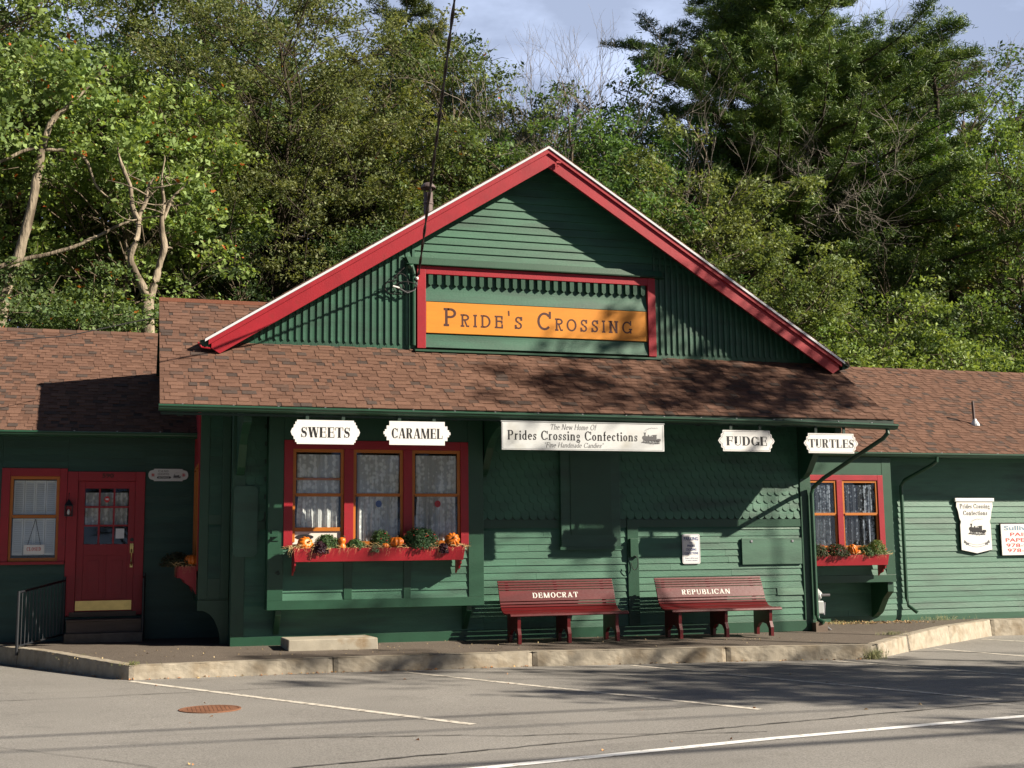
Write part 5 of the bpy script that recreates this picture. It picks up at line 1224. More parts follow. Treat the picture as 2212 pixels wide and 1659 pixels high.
# left end joins the wing wall
KP[0] = (-2.25, 1.93)
def grid_sheet(name, x0, x1, y0, y1, nx, ny, zf, m_, kind='structure'):
    mb = MB(); vs = [(x0 + (x1 - x0) * i / nx, y0 + (y1 - y0) * j / ny, 0) for j in range(ny + 1) for i in range(nx + 1)]
    vs = [(a, b, zf(a, b)) for a, b, _ in vs]
    mb.add(vs, [(j * (nx + 1) + i, j * (nx + 1) + i + 1, (j + 1) * (nx + 1) + i + 1, (j + 1) * (nx + 1) + i) for j in range(ny) for i in range(nx)])
    return build(name, mb, m_, smooth=True, kind=kind)
grid_sheet('parking_area', -60, 80, -8.95, 2.3, 70, 6, lambda x, y: rz_(x), 'asphalt')
def lane_edge(x): return -9.05
# travel lane surface overlaps the parking strip by a hair along a slanted seam
mb = MB(); xs = [-60 + 2 * i for i in range(71)]
vs = []
for x in xs: vs += [(x, -80, rz_(x) + .002), (x, -9.15 + .165 * x - .0, rz_(x) + .004)]
mb.add(vs, [(2 * i, 2 * i + 2, 2 * i + 3, 2 * i + 1) for i in range(len(xs) - 1)])
build('road', mb, 'road2', kind='structure')
grid_sheet('parking_area', -60, 80, -79, -8.95, 70, 6, lambda x, y: rz_(x), 'asphalt')
def hill(x, y): return -.05 + max(0, y - 9) * .07 + .25 * math.sin(x * .31) * math.sin(y * .23) * min(1, max(0, (y - 8) / 6))
grid_sheet('ground', -90, 120, 2.2, 150, 60, 50, lambda x, y: hill(x, y) if y > 3 else -.4, 'soil')
grid_sheet('ground', -300, 320, -300, 400, 4, 4, lambda x, y: -1.2, 'soil')
# footway
mb = MB(); top = [(x, y) for x, y in KP]
ys_back = 2.2
for i in range(len(KP) - 1):
    (xa, ya), (xb, yb2) = KP[i], KP[i + 1]; n = max(1, int(math.hypot(xb - xa, yb2 - ya) / .5)); m_ = 6
    if xb - xa < 1e-3: continue
    for j in range(n):
        for k in range(m_):
            def Q(s, t):
                x = xa + (xb - xa) * s; y = ya + (yb2 - ya) * s; yy = y + (ys_back - y) * t; return (x, yy, sz(x, yy))
            mb.add([Q(j / n, k / m_), Q((j + 1) / n, k / m_), Q((j + 1) / n, (k + 1) / m_), Q(j / n, (k + 1) / m_)], [(0, 1, 2, 3)])
build('sidewalk', mb, 'walk', kind='structure')
# granite kerb: separate long stones with rough split faces
def kerb_stone(mb, a, b, seed):
    L_ = math.hypot(b[0] - a[0], b[1] - a[1]); ux, uy = (b[0] - a[0]) / L_, (b[1] - a[1]) / L_; nx, ny = uy, -ux
    if ny > 0 and abs(ny) > .01: pass
    n = max(2, int(L_ / .06)); m_ = 6; vs = []; fs = []
    W_ = .155
    for i in range(n + 1):
        s = (.006 + (L_ - .012) * i / n); x = a[0] + ux * s; y = a[1] + uy * s; zt = sz(x, y) + .006; zb = rz_(x) - .06
        prof = [(-W_, zt - .02), (-W_, zt)] + [(-W_ + W_ * k / 3, zt) for k in (1, 2)] + [(-.012, zt - .001), (0, zt - .012)] + [(0.0 + .004 * k, zt - .012 + (zb - zt + .012) * k / m_) for k in range(1, m_ + 1)]
        e = .018 * (1 if (i == 0 or i == n) else 0)
        for k, (o, z) in enumerate(prof):
            nn = mnoise.noise(Vector((x * 9 + seed, z * 11, y * 9))) + .6 * mnoise.noise(Vector((x * 25 + seed, z * 28, y * 25)))
            oo = o + (nn * .007 if k >= 4 else 0) - (e if k >= 4 else 0); zz = z + (nn * .003 if k in (1, 2, 3, 4) else 0)
            vs.append((x + nx * oo, y + ny * oo, zz))
    q = len(prof)
    for i in range(n):
        for k in range(q - 1): fs.append((i * q + k, i * q + k + 1, (i + 1) * q + k + 1, (i + 1) * q + k))
    fs.append(tuple(range(q))); fs.append(tuple(n * q + k for k in range(q - 1, -1, -1)))
    mb.add(vs, fs)
mb = MB()
for i in range(len(KP) - 1):
    a, b = Vector(KP[i]), Vector(KP[i + 1]); L_ = (b - a).length; n = 1 if L_ < 3.3 else int(L_ / 2.4)
    for j in range(n): kerb_stone(mb, a.lerp(b, j / n), a.lerp(b, (j + 1) / n), i * 7 + j * 3)
build('kerb', mb, 'granite', kind='structure')
# painted lines
def line(name, pts, w, m_, lift=.004):
    mb = MB()
    for (xa, ya), (xb, yb2) in zip(pts[:-1], pts[1:]):
        L_ = math.hypot(xb - xa, yb2 - ya); nx, ny = -(yb2 - ya) / L_ * w / 2, (xb - xa) / L_ * w / 2; n = max(1, int(L_ / 1.0))
        for i in range(n):
            s, t = i / n, (i + 1) / n; p = (xa + (xb - xa) * s, ya + (yb2 - ya) * s); q = (xa + (xb - xa) * t, ya + (yb2 - ya) * t)
            mb.add([(p[0] - nx, p[1] - ny, rz_(p[0]) + lift), (q[0] - nx, q[1] - ny, rz_(q[0]) + lift), (q[0] + nx, q[1] + ny, rz_(q[0]) + lift), (p[0] + nx, p[1] + ny, rz_(p[0]) + lift)], [(0, 1, 2, 3)])
    return build(name, mb, m_, kind='structure')
line('parking_line', [(.012, -2.16), (2.935, -7.09)], .095, 'lineold')
line('parking_line', [(3.38, -2.02), (5.875, -6.90)], .095, 'lineold')
line('parking_line', [(6.515, -2.03), (8.618, -6.93)], .095, 'lineold')
line('parking_line', [(9.478, -2.23), (11.6, -7.2)], .095, 'lineold')
line('parking_line', [(12.185, -.80), (13.7, -7.6)], .095, 'lineold')
line('parking_line', [(14.3, .85), (17.4, -5.7)], .095, 'lineold')
line('road_edge_line', [(-30, -17.2), (2.635, -9.287), (4.985, -8.70), (7.922, -8.141), (30, -4.0)], .115, 'linenew', lift=.009)
# cracks and a tar seam in the asphalt
for i, (x0, y0, x1, y1, w_) in enumerate([(-5, -10.37, 22, -3.91, .018), (-3.5, -4.2, 2.2, -3.4, .010), (4.4, -6.6, 8.8, -6.3, .010), (1.0, -7.4, 5.2, -8.3, .012), (8.6, -3.4, 12.6, -3.9, .010), (-1.5, -6.6, .2, -8.6, .009)]):
    n = int(abs(x1 - x0) / .12); pts = []
    for k in range(n + 1):
        s_ = k / n; x = x0 + (x1 - x0) * s_; y = y0 + (y1 - y0) * s_ + (.10 if i else .035) * mnoise.noise(Vector((x * 1.7, i * 9.1, 0))) + .03 * mnoise.noise(Vector((x * 8, i * 5.3, 0))); pts.append((x, y))
    mb = MB()
    for k in range(n):
        (xa, ya), (xb, yb2) = pts[k], pts[k + 1]; wk = w_ * (.5 + abs(mnoise.noise(Vector((xa * 3, i, 4)))) * 1.3)
        mb.add([(xa, ya - wk, rz_(xa) + .0062), (xb, yb2 - wk, rz_(xb) + .0062), (xb, yb2 + wk, rz_(xb) + .0062), (xa, ya + wk, rz_(xa) + .0062)], [(0, 1, 2, 3)])
    build('road_crack', mb, 'tar', kind='structure')
# manhole
t = thing('manhole_cover', (.76, -5.25, rz_(.76)), "rusty round iron manhole cover in the parking strip", "manhole cover")
mb = MB(); mb.lathe([(.30, 0.0), (.30, .010), (.275, .010), (.274, .004), (.01, .004)], (.76, -5.25, rz_(.76)), 40); build('cover_frame', mb, 'rust', t)
mb = MB(); mb.lathe([(.268, .0045), (.268, .009), (.01, .009)], (.76, -5.25, rz_(.76)), 40)
for i in range(-6, 7):
    for j in range(-6, 7):
        if (i * i + j * j) * .0016 < .055: mb.box(.76 + i * .04 - .012, .76 + i * .04 + .012, -5.25 + j * .04 - .012, -5.25 + j * .04 + .012, rz_(.76) + .0092, rz_(.76) + .0125)
build('cover_plate', mb, 'rust', t)
# litter: fallen leaves and grass tufts
def leaf_litter(pts_fn, n, name, label, cols, s=.035):
    mb = MB()
    for i in range(n):
        x, y, z = pts_fn(); a = rnd.uniform(0, 2 * PI); l = s * rnd.uniform(.5, 1.2); h = rnd.uniform(.002, .03)
        mb.add([(x - l * math.cos(a), y - l * math.sin(a), z + .004), (x + l * .6 * math.sin(a), y - l * .6 * math.cos(a), z + h), (x + l * math.cos(a), y + l * math.sin(a), z + .006), (x - l * .6 * math.sin(a), y + l * .6 * math.cos(a), z + h * .6)], [(0, 1, 2, 3)], jit(rnd.choice(cols), .2))
    return build(name, mb, 'straw', label=label, cat='leaf litter', kind='stuff')
LC = [(.45, .20, .06), (.35, .14, .05), (.50, .32, .12), (.22, .12, .06)]
def along_kerb():
    i = rnd.choice((1, 2, 2, 3, 3, 4, 5)); s = rnd.random(); a, b = KP[i], KP[i + 1]; x = a[0] + (b[0] - a[0]) * s; y = a[1] + (b[1] - a[1]) * s - abs(rnd.gauss(.04, .05)); return (x - (.04 if i == 1 else 0), y, rz_(x))
leaf_litter(along_kerb, 240, 'fallen_leaves', "dry orange leaves gathered along the foot of the kerb", LC, .022)
def on_road(): x = rnd.uniform(-4, 14); y = rnd.uniform(-9, -2.5); return (x, y, rz_(x))
leaf_litter(on_road, 45, 'fallen_leaves', "a few scattered dry leaves on the parking strip", LC, .022)
def on_walk(): x = rnd.uniform(-1, 10); y = rnd.uniform(-1.6, -.1); return (x, y, sz(x, y))
leaf_litter(on_walk, 260, 'straw_litter', "bits of straw and leaf scattered on the dark footway", [(.45, .35, .18), (.30, .22, .12)], .014)
def by_wall(): x = rnd.uniform(10.9, 13.6); y = rnd.uniform(1.2, 1.95); return (x, y, sz(x, y))
leaf_litter(by_wall, 420, 'fallen_leaves', "drift of straw coloured leaves below the right wing bay", [(.42, .27, .12), (.35, .22, .10), (.5, .36, .18)], .03)
def tuft(x, y, z, n, h, label, cols=((.14, .16, .05), (.22, .20, .08), (.10, .12, .04)), r=.08):
    mb = MB()
    for i in range(n):
        a = rnd.uniform(0, 2 * PI); rr = abs(rnd.gauss(0, r)); b = rnd.uniform(0, 2 * PI); hh = h * rnd.uniform(.4, 1.1); d = hh * rnd.uniform(.2, .8); w = .003
        px_, py_ = x + rr * math.cos(a), y + rr * .6 * math.sin(a)
        mb.add([(px_ - w, py_, z), (px_ + w, py_, z), (px_ + d * math.cos(b), py_ + d * math.sin(b), z + hh)], [(0, 1, 2)], jit(rnd.choice(cols), .2))
        if i % 3 == 0: mb.add([(px_ + d * .5, py_, z + hh * .5), (px_ + d * .5 + .02, py_ + .01, z + hh * .55), (px_ + d * .5 + .01, py_ + .02, z + hh * .65)], [(0, 1, 2)], jit(rnd.choice(cols), .2))
    return build('weed_tuft', mb, 'straw', label=label, cat='weed')
tuft(10.20, -2.17, -.30, 260, .19, "tall weed growing at the kerb corner crack", r=.10)
tuft(.02, -1.93, -.03, 60, .06, "dry grass at the left kerb corner", r=.10)
tuft(-.58, -.62, -.02, 90, .05, "thin dry grass along the left kerb top", r=.10)
tuft(11.3, -.95, -.06, 110, .06, "low grass on the kerb top by the right corner", r=.18)
tuft(14.2, 1.86, -.07, 160, .13, "weeds against the foot of the right wing wall", r=.35)
tuft(11.9, 1.5, -.05, 120, .08, "dry grass below the right wing bay", cols=((.35, .28, .12), (.25, .24, .08)), r=.4)
# ---------------------------------------------------------------- trees
def np_mesh(name, V, F, C, m_):
    """fast mesh: V (n,3), F (m,4) quads, C (m,3) face colours"""
    me = bpy.data.meshes.new(name); V = np.asarray(V, np.float32); F = np.asarray(F, np.int32)
    me.vertices.add(len(V)); me.vertices.foreach_set('co', V.ravel())
    k = F.shape[1]; me.loops.add(F.size); me.loops.foreach_set('vertex_index', F.ravel())
    me.polygons.add(len(F)); me.polygons.foreach_set('loop_start', np.arange(0, F.size, k, dtype=np.int32))
    if C is not None:
        at = me.attributes.new('Col', 'FLOAT_COLOR', 'FACE'); at.data.foreach_set('color', np.hstack([np.asarray(C, np.float32), np.ones((len(F), 1), np.float32)]).ravel())
    me.materials.append(M[m_]); me.update(calc_edges=True); me.validate()
    return me
def leaves(rs, cen, rad, per, size, cols, flat=.45, up=.9, elong=.5, droop=0.0, patch=None, dens=2.1):
    """kite shaped leaves scattered in flattened clumps"""
    m = 8; per = max(4, int(per * dens / m))          # every clump is made of several flat sprays
    off = rs.normal(size=(len(cen) * m, 3)); off /= np.linalg.norm(off, axis=1)[:, None]; off *= rs.uniform(.25, 1, (len(off), 1)) ** .5
    off[:, 2] *= flat * 1.5; R0 = np.repeat(rad, m); cen = np.repeat(cen, m, 0) + off * R0[:, None]; cen[:, 2] -= .12 * R0 * (off[:, 0] ** 2 + off[:, 1] ** 2); rad = R0 * rs.uniform(.30, .52, len(R0)); flat = .28
    n = len(cen); N = n * per
    c = np.repeat(cen, per, 0); r = np.repeat(rad, per)[:, None]
    d = rs.normal(size=(N, 3)); d /= np.linalg.norm(d, axis=1)[:, None]; d *= rs.uniform(0.15, 1, (N, 1)) ** .45
    d[:, 2] *= flat; p = c + d * r
    # sprigs: pull leaves into small bunches for an uneven look
    k = 5; idx = (np.arange(N) // k) * k; p = p[idx] + rs.normal(size=(N, 3)) * size * 1.3
    p[:, 2] -= droop * (d[:, 0] ** 2 + d[:, 1] ** 2) * r[:, 0]
    nr = rs.normal(size=(N, 3)) * .75 + np.array([0, 0, up]) + d * .5; nr /= np.linalg.norm(nr, axis=1)[:, None]
    a = np.cross(nr, rs.normal(size=(N, 3))); a /= np.linalg.norm(a, axis=1)[:, None]; b = np.cross(nr, a)
    l = (size * rs.uniform(.4, 1.55, N))[:, None]; w = l * elong
    V = np.stack([p - a * l, p - b * w + nr * l * .15, p + a * l, p + b * w + nr * l * .15], 1).reshape(-1, 3)
    F = np.arange(N * 4).reshape(-1, 4)
    cols = np.array(cols); ci = rs.integers(0, len(cols), n); C = cols[np.repeat(ci, per)] * .6 + cols[rs.integers(0, len(cols), N)] * .4
    C = C * (1 + rs.normal(size=(N, 1)) * .16)
    if patch is not None:
        q = rs.random(N) < patch[1]; C[q] = patch[0]
    return V, F, np.clip(C, .004, 1)
def limb(mb, p, q, r0, r1, rs, n=6, wob=.12, sag=0.0, seg=6):
    p, q = np.array(p), np.array(q); L_ = np.linalg.norm(q - p); pts = []; off = rs.normal(size=3) * wob * L_; off2 = rs.normal(size=3) * wob * L_ * .5
    for i in range(n + 1):
        s = i / n; x = p + (q - p) * s + off * math.sin(PI * s) + off2 * math.sin(2 * PI * s); x[2] -= sag * L_ * math.sin(PI * s); pts.append(tuple(x))
    mb.tube(pts, [r0 + (r1 - r0) * (i / n) for i in range(n + 1)], seg, caps=False)
    return pts
def finish(name, mb, m_):
    me = bpy.data.meshes.new(name); me.from_pydata(mb.v, [], mb.f); me.materials.append(M[m_]); me.polygons.foreach_set('use_smooth', [True] * len(me.polygons)); me.update(); return me

def broadleaf(seed, H, R, hb, nc, per, size, cols, cr=(.55, .95), flat=.45, trunk_r=.16, bark='bark', lean=(0, 0), patch=None, shell=.33, twigs=0, elong=.5, dens=2.1):
    rs = np.random.default_rng(seed); zc = (H + hb) / 2; hz = (H - hb) / 2
    d = rs.normal(size=(nc, 3)); d /= np.linalg.norm(d, axis=1)[:, None]; u = rs.uniform(0.05, 1, (nc, 1)) ** shell
    lump = 1 + .22 * np.sin(d[:, :1] * 5 + seed) * np.cos(d[:, 1:2] * 4 + seed * 2) + .12 * np.sin(d[:, 2:3] * 9)
    c = d * u * lump * np.array([R, R, hz]); c[:, 2] += zc
    ax = lambda z: np.array([lean[0] * z / H, lean[1] * z / H, z])
    c[:, 0] += lean[0] * c[:, 2] / H; c[:, 1] += lean[1] * c[:, 2] / H
    rad = rs.uniform(cr[0], cr[1], nc)
    mb = MB(); k0 = rs.normal(size=(8, 2)) * .012 * H
    tp = [(ax(z)[0] + (k0[i][0] if i else 0), ax(z)[1] + (k0[i][1] if i else 0), z - (.3 if i == 0 else 0)) for i, z in enumerate(np.linspace(0, H * .9, 8))]
    mb.tube(tp, [trunk_r * (1.25 if i == 0 else 1) * (1 - .85 * i / 7) for i in range(8)], 9, caps=False)
    for i in range(nc):
        z0 = max(hb * .45, c[i][2] - np.hypot(c[i][0] - ax(c[i][2])[0], c[i][1] - ax(c[i][2])[1]) * rs.uniform(.5, .9)); z0 = min(z0, H * .85)
        f = z0 / (H * .9) * 7; j = int(min(f, 6.99)); b0 = np.array(tp[j]) * (1 - (f - j)) + np.array(tp[j + 1]) * (f - j)
        r0 = trunk_r * max(.12, .42 * (1 - z0 / H))
        pts = limb(mb, b0, c[i], r0, .012, rs, n=5, wob=.08, seg=4)
        for _ in range(2 + twigs):
            e = c[i] + rs.normal(size=3) * rad[i] * np.array([.7, .7, .45]); limb(mb, pts[rs.integers(3, 6)], e, .012, .004, rs, n=3, wob=.12, seg=3)
    V, F, C = leaves(rs, c, rad, per, size, cols, flat, patch=patch, elong=elong, dens=dens)
    return finish('trunk', mb, bark), np_mesh('crown', V, F, C, 'leaf')

def pine(seed, H, R, hb, nb, cols, tuft=26, trunk_r=.28, nl=.11, w=.013):
    rs = np.random.default_rng(seed); mb = MB(); mb.tube([(0, 0, -.4), (.1, 0, H * .35), (-.05, .08, H * .7), (0, 0, H)], [trunk_r, trunk_r * .75, trunk_r * .4, .03], 9, caps=False)
    T = []
    for i in range(nb):
        s = (i + rs.random()) / nb; z = hb + (H - hb) * s; a = rs.uniform(0, 2 * PI); L_ = R * ((1 - s) ** .62) * rs.uniform(.55, 1.1) * (0.75 + .5 * (np.sin(a * 2 + z) > 0)) + .5
        e = np.array([math.cos(a) * L_, math.sin(a) * L_, z + L_ * rs.uniform(-.02, .30)]); pts = limb(mb, (0, 0, z), e, .05 * (1.2 - s) + .02, .012, rs, n=6, wob=.05, sag=.06, seg=4)
        m = max(5, int(L_ * 5.5))
        for k in range(m):
            t = .22 + .78 * (k + rs.random()) / m; f = t * 6; j = int(min(f, 5.99)); p = np.array(pts[j]) * (1 - f + j) + np.array(pts[j + 1]) * (f - j)
            side = np.array([-math.sin(a), math.cos(a), 0]) * rs.choice((-1, 1)) * rs.uniform(.15, .9) * (1.15 - t) * min(1.2, L_ * .5) + np.array([0, 0, rs.uniform(-.02, .28)])
            q = p + side; limb(mb, p, q, .010, .005, rs, n=2, wob=.05, seg=3); T.append(q); T.append(p + side * .55 + rs.normal(size=3) * .06)
            if rs.random() < .6: T.append(q + rs.normal(size=3) * .14)
    T = np.array(T); n = len(T); N = n * tuft; c = np.repeat(T, tuft, 0)
    d = rs.normal(size=(N, 3)); d[:, 2] = np.abs(d[:, 2]) * .8 + .05 * rs.normal(size=N); d /= np.linalg.norm(d, axis=1)[:, None]
    c = c + rs.normal(size=(N, 3)) * np.array([.10, .10, .05]); l = nl * rs.uniform(.8, 1.7, (N, 1)); a = np.cross(d, rs.normal(size=(N, 3))); a /= np.linalg.norm(a, axis=1)[:, None]
    V = np.stack([c - a * w, c + a * w, c + d * l + a * w * .5, c + d * l - a * w * .5], 1).reshape(-1, 3); F = np.arange(N * 4).reshape(-1, 4)
    cols = np.array(cols); C = cols[np.repeat(rs.integers(0, len(cols), n), tuft)] * (1 + rs.normal(size=(N, 1)) * .15)
    return finish('trunk', mb, 'darkbark'), np_mesh('crown', V, F, np.clip(C, .004, 1), 'needle')

def bare(seed, H, spread, depth=6, r0=.14, bark='twig', h0=.35, fork=2, curl=.28):
    rs = np.random.default_rng(seed); mb = MB()
    def grow(p, d, L_, r, k):
        if k == 0 or r < .003: return
        n = 4; pts = [tuple(p)]; q = np.array(p, float); dd = np.array(d, float)
        for i in range(n):
            dd = dd + rs.normal(size=3) * curl * .5; dd[2] += .05; dd /= np.linalg.norm(dd); q = q + dd * L_ / n; pts.append(tuple(q))
            if k <= depth - 1 and rs.random() < .55:
                s = rs.normal(size=3); s = dd * .8 + s / np.linalg.norm(s) * spread; s /= np.linalg.norm(s); grow(q, s, L_ * .5, r * .45, k - 2)
        mb.tube(pts, [r * (1 - .4 * i / n) for i in range(n + 1)], 6 if r > .04 else (4 if r > .012 else 3), caps=False)
        for j in range(fork + (rs.random() < .45)):
            s = rs.normal(size=3); s = dd + s / np.linalg.norm(s) * spread; s /= np.linalg.norm(s); grow(q, s, L_ * rs.uniform(.62, .86), r * .58, k - 1)
    tp = [(0, 0, -.4), (.05 * H * rs.normal() * .3, 0, H * h0 * .5), (.0, 0, H * h0)]
    mb.tube(tp, [r0 * 1.2, r0, r0 * .9], 9, caps=False)
    for j in range(3):
        a = 2 * PI * (j + rs.random() * .6) / 3; s = np.array([math.cos(a) * spread, math.sin(a) * spread, 1.0]); s /= np.linalg.norm(s); grow(np.array(tp[2]), s, H * .2, r0 * .7, depth)
    return finish('trunk', mb, bark)

OLIVE = [(0.166, 0.193, 0.073), (0.125, 0.158, 0.060), (0.207, 0.225, 0.093), (0.096, 0.128, 0.050)]
GREEN_ = [(0.114, 0.177, 0.065), (0.085, 0.140, 0.054), (0.155, 0.216, 0.082), (0.066, 0.103, 0.044)]
BRIGHT = [(0.226, 0.324, 0.101), (0.167, 0.256, 0.081), (0.281, 0.371, 0.128), (0.135, 0.206, 0.073)]
DARK = [(0.054, 0.089, 0.039), (0.043, 0.074, 0.035), (0.077, 0.116, 0.054)]
YEL = [(0.186, 0.254, 0.092), (0.139, 0.201, 0.074), (0.231, 0.286, 0.110), (0.102, 0.158, 0.059)]
PINE = [(.048, .085, .026), (.036, .068, .024), (.065, .100, .030), (.028, .055, .024)]
P_OAK = broadleaf(11, 13.5, 3.4, 3.4, 150, 190, .050, GREEN_, cr=(.55, 1.0), patch=((.42, .12, .03), .002))
P_OAK2 = broadleaf(12, 12.5, 3.0, 2.6, 130, 190, .048, OLIVE, cr=(.5, .95), patch=((.42, .12, .03), .003))
P_FINE = broadleaf(13, 15.5, 4.2, 4.2, 210, 190, .036, OLIVE, cr=(.5, 1.0), flat=.38, twigs=1, dens=2.9, trunk_r=.14, bark='darkbark')
P_MAPLE = broadleaf(14, 11, 3.0, 4.5, 85, 200, .050, BRIGHT, cr=(.45, .85), flat=.35, patch=((.55, .13, .04), .010), twigs=2, trunk_r=.13, elong=.62)
P_YEL = broadleaf(15, 10.5, 2.7, 1.6, 120, 190, .047, YEL, cr=(.45, .85), flat=.5)
P_SHRUB = broadleaf(16, 6.2, 2.3, .6, 110, 170, .045, BRIGHT, cr=(.4, .75), flat=.55, trunk_r=.07)
P_DARK = broadleaf(17, 10.5, 2.9, 1.5, 130, 190, .050, DARK, cr=(.5, .95), flat=.45)
P_LAYER = broadleaf(18, 8.4, 3.0, 1.0, 80, 230, .050, GREEN_, cr=(.7, 1.1), flat=.22, patch=((.5, .16, .04), .006))
P_PINE = pine(21, 27, 6.2, 9.5, 330, PINE, nl=.13, w=.012, tuft=36)
P_HIGH = broadleaf(42, 12.9, 2.3, 10.5, 34, 70, .08, GREEN_, cr=(.3, .6), shell=.4, dens=1, trunk_r=.08)
P_STREET = broadleaf(41, 13.0, 3.6, 4.6, 130, 90, .10, GREEN_, cr=(.4, .8), shell=.4, dens=1.1)
P_PINE2 = pine(22, 22, 5.6, 4.0, 150, [(.085, .115, .038), (.065, .095, .030), (.050, .078, .028)], nl=.13, w=.014, tuft=30)
P_BARE = bare(31, 15, .50, depth=7, r0=.13, h0=.38)
P_BARE2 = bare(33, 16, .70, depth=7, r0=.15, bark='twig', h0=.46, curl=.42)
P_DEAD = bare(35, 4.2, .6, depth=5, r0=.035, h0=.2)

NT = [0]
def tree(name, label, cat, proto, x, y, s=1.0, rot=0.0, z=None, tint=(1, 1, 1), sz_=None, group='trees of the wood behind the building'):
    z = hill(x, y) if z is None and y > 3 else (z or 0)
    t = bpy.data.objects.new(name, None); COL.objects.link(t); t.location = (x, y, z); t.rotation_euler = (0, 0, rot); t.scale = (s, s, s * (sz_ or 1))
    WORG[t] = Vector((x, y, z)); tag(t, label, cat, group)
    pr = proto if isinstance(proto, tuple) else (proto,)
    for me, nm in zip(pr, ('trunk', 'crown')):
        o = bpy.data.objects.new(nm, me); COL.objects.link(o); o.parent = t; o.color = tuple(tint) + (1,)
    return t
T_ = tree
# from left to right, front rows first
T_('oak_tree', "layered oak branches low at the far left above the left wing roof", 'tree', P_LAYER, -3.2, 9.0, 1.02, .4)
T_('oak_tree', "flat layered green tree left of the bare forked trunk", 'tree', P_LAYER, -.8, 10.0, .92, 2.2, tint=(1.1, 1.1, 1))
T_('maple_tree', "bright green maple with orange leaves above the forked trunk", 'tree', P_MAPLE, -.3, 12.5, 1.14, .9, tint=(1.0, .98, .9))
T_('maple_tree', "yellow green maple at the upper left corner", 'tree', P_MAPLE, -3.4, 14, 1.42, 3.0, tint=(.85, .85, .85))
T_('oak_tree', "tall olive oak behind the maple at far left", 'tree', P_OAK2, -4.5, 19, 1.40, 1.1)
T_('oak_tree', "olive oak between the maples and the fine leaved tree", 'tree', P_OAK2, .8, 19, 1.42, 4.0, tint=(.9, .95, .9))
T_('locust_tree', "tall fine leaved olive tree with a dark slanting stem left of the gable", 'tree', P_FINE, 3.6, 14.5, 1.08, .3)
T_('hornbeam_tree', "dark understorey tree between the forked trunk and the gable", 'tree', P_DARK, 2.4, 13.0, .82, 1.7, tint=(1.3, 1.3, 1.2))
T_('oak_tree', "mid green tree just left of the gable roof", 'tree', P_LAYER, 3.3, 10.5, .86, 4.4)
T_('oak_tree', "shaded tree low behind the left slope of the gable", 'tree', P_OAK, 5.2, 12, .66, 5.1, tint=(.75, .85, .8))
T_('pine_tree', "dark young pine behind the left slope of the gable", 'tree', P_PINE2, 6.2, 15.5, .52, 2.3)
T_('oak_tree', "olive oak left of the flue above the gable", 'tree', P_OAK2, 6.6, 17, 1.28, 2.0, tint=(1.05, 1.02, .9))
T_('oak_tree', "green oak directly above the gable's left slope", 'tree', P_OAK, 8.2, 15.5, 1.12, .2, tint=(1.1, 1.05, .95))
T_('oak_tree', "oak with thin visible stems above the gable peak", 'tree', P_OAK2, 10.0, 17.5, 1.13, 3.4, tint=(.9, .95, .95))
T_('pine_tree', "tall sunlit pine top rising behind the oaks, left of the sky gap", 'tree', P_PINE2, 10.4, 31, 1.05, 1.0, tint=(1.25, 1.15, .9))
T_('sumac_tree', "green tree with drooping leaves below the bare twigs, right of the gable peak", 'tree', P_YEL, 11.4, 13.5, 1.30, .8, tint=(.68, .9, .8))
T_('sumac_tree', "dark green tree under the bare crown between peak and big pine", 'tree', P_YEL, 13.7, 15.5, 1.36, 4.2, tint=(.62, .88, .78))
T_('bare_tree', "leafless tree with fine twigs against the sky right of the gable peak", 'bare tree', P_BARE, 12.4, 17.0, .98, .5)
T_('bare_tree', "smaller leafless tree left in the sky gap", 'bare tree', P_BARE, 11.4, 16.0, .98, 2.6)
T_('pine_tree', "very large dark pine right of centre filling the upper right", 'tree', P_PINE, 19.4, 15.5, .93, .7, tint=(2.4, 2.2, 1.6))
T_('pine_tree', "second dark pine behind the large one towards the right", 'tree', P_PINE, 24.5, 24.5, .72, 3.9, tint=(1.1, 1.15, 1))
T_('birch_tree', "yellow green tree behind the upper right slope of the gable", 'tree', P_YEL, 14.4, 11.5, 1.16, 1.9, tint=(1, .95, .9))
T_('birch_tree', "sunlit tree right of the gable's right slope", 'tree', P_YEL, 15.9, 10.2, .86, 3.7)
T_('birch_tree', "olive tree in the middle of the right hand wood", 'tree', P_OAK2, 16.8, 14.5, .86, 5.5)
T_('oak_tree', "broad green tree below the big pine", 'tree', P_OAK, 18.6, 16.5, .86, 2.8, tint=(.9, .95, .9))
T_('hornbeam_tree', "dark leafy tree above the right wing roof", 'tree', P_DARK, 19.9, 11.5, .90, .5, tint=(1.5, 1.45, 1.3))
T_('vine_covered_tree', "gnarled leafless tree with vine clad limbs at the upper right", 'bare tree', P_BARE2, 24.2, 13.6, 1.05, 2.1)
T_('oak_tree', "yellow green tree at the right edge above the wing roof", 'tree', P_YEL, 24.4, 11.5, 1.28, 2.4, tint=(1.0, 1.1, .9))
T_('oak_tree', "green tree behind the vine clad tree", 'tree', P_OAK, 22.4, 18.5, .92, 3.1)
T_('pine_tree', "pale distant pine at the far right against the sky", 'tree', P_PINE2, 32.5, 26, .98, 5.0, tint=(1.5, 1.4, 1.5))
T_('oak_tree', "shaded green tree beyond the right edge", 'tree', P_OAK2, 27.0, 14, 1.1, .9)
T_('oak_tree', "deep green tree behind the maples on the left", 'tree', P_OAK, -1.8, 24, 1.35, 2.2, tint=(.8, .9, .9))
T_('oak_tree', "tall tree closing the wood behind the fine leaved tree", 'tree', P_OAK, 5.0, 25, 1.32, 5.9, tint=(.75, .85, .85))
T_('oak_tree', "dark tree closing the gap behind the gable peak", 'tree', P_DARK, 12.6, 24, 1.18, 3.3, tint=(1.2, 1.2, 1.1))
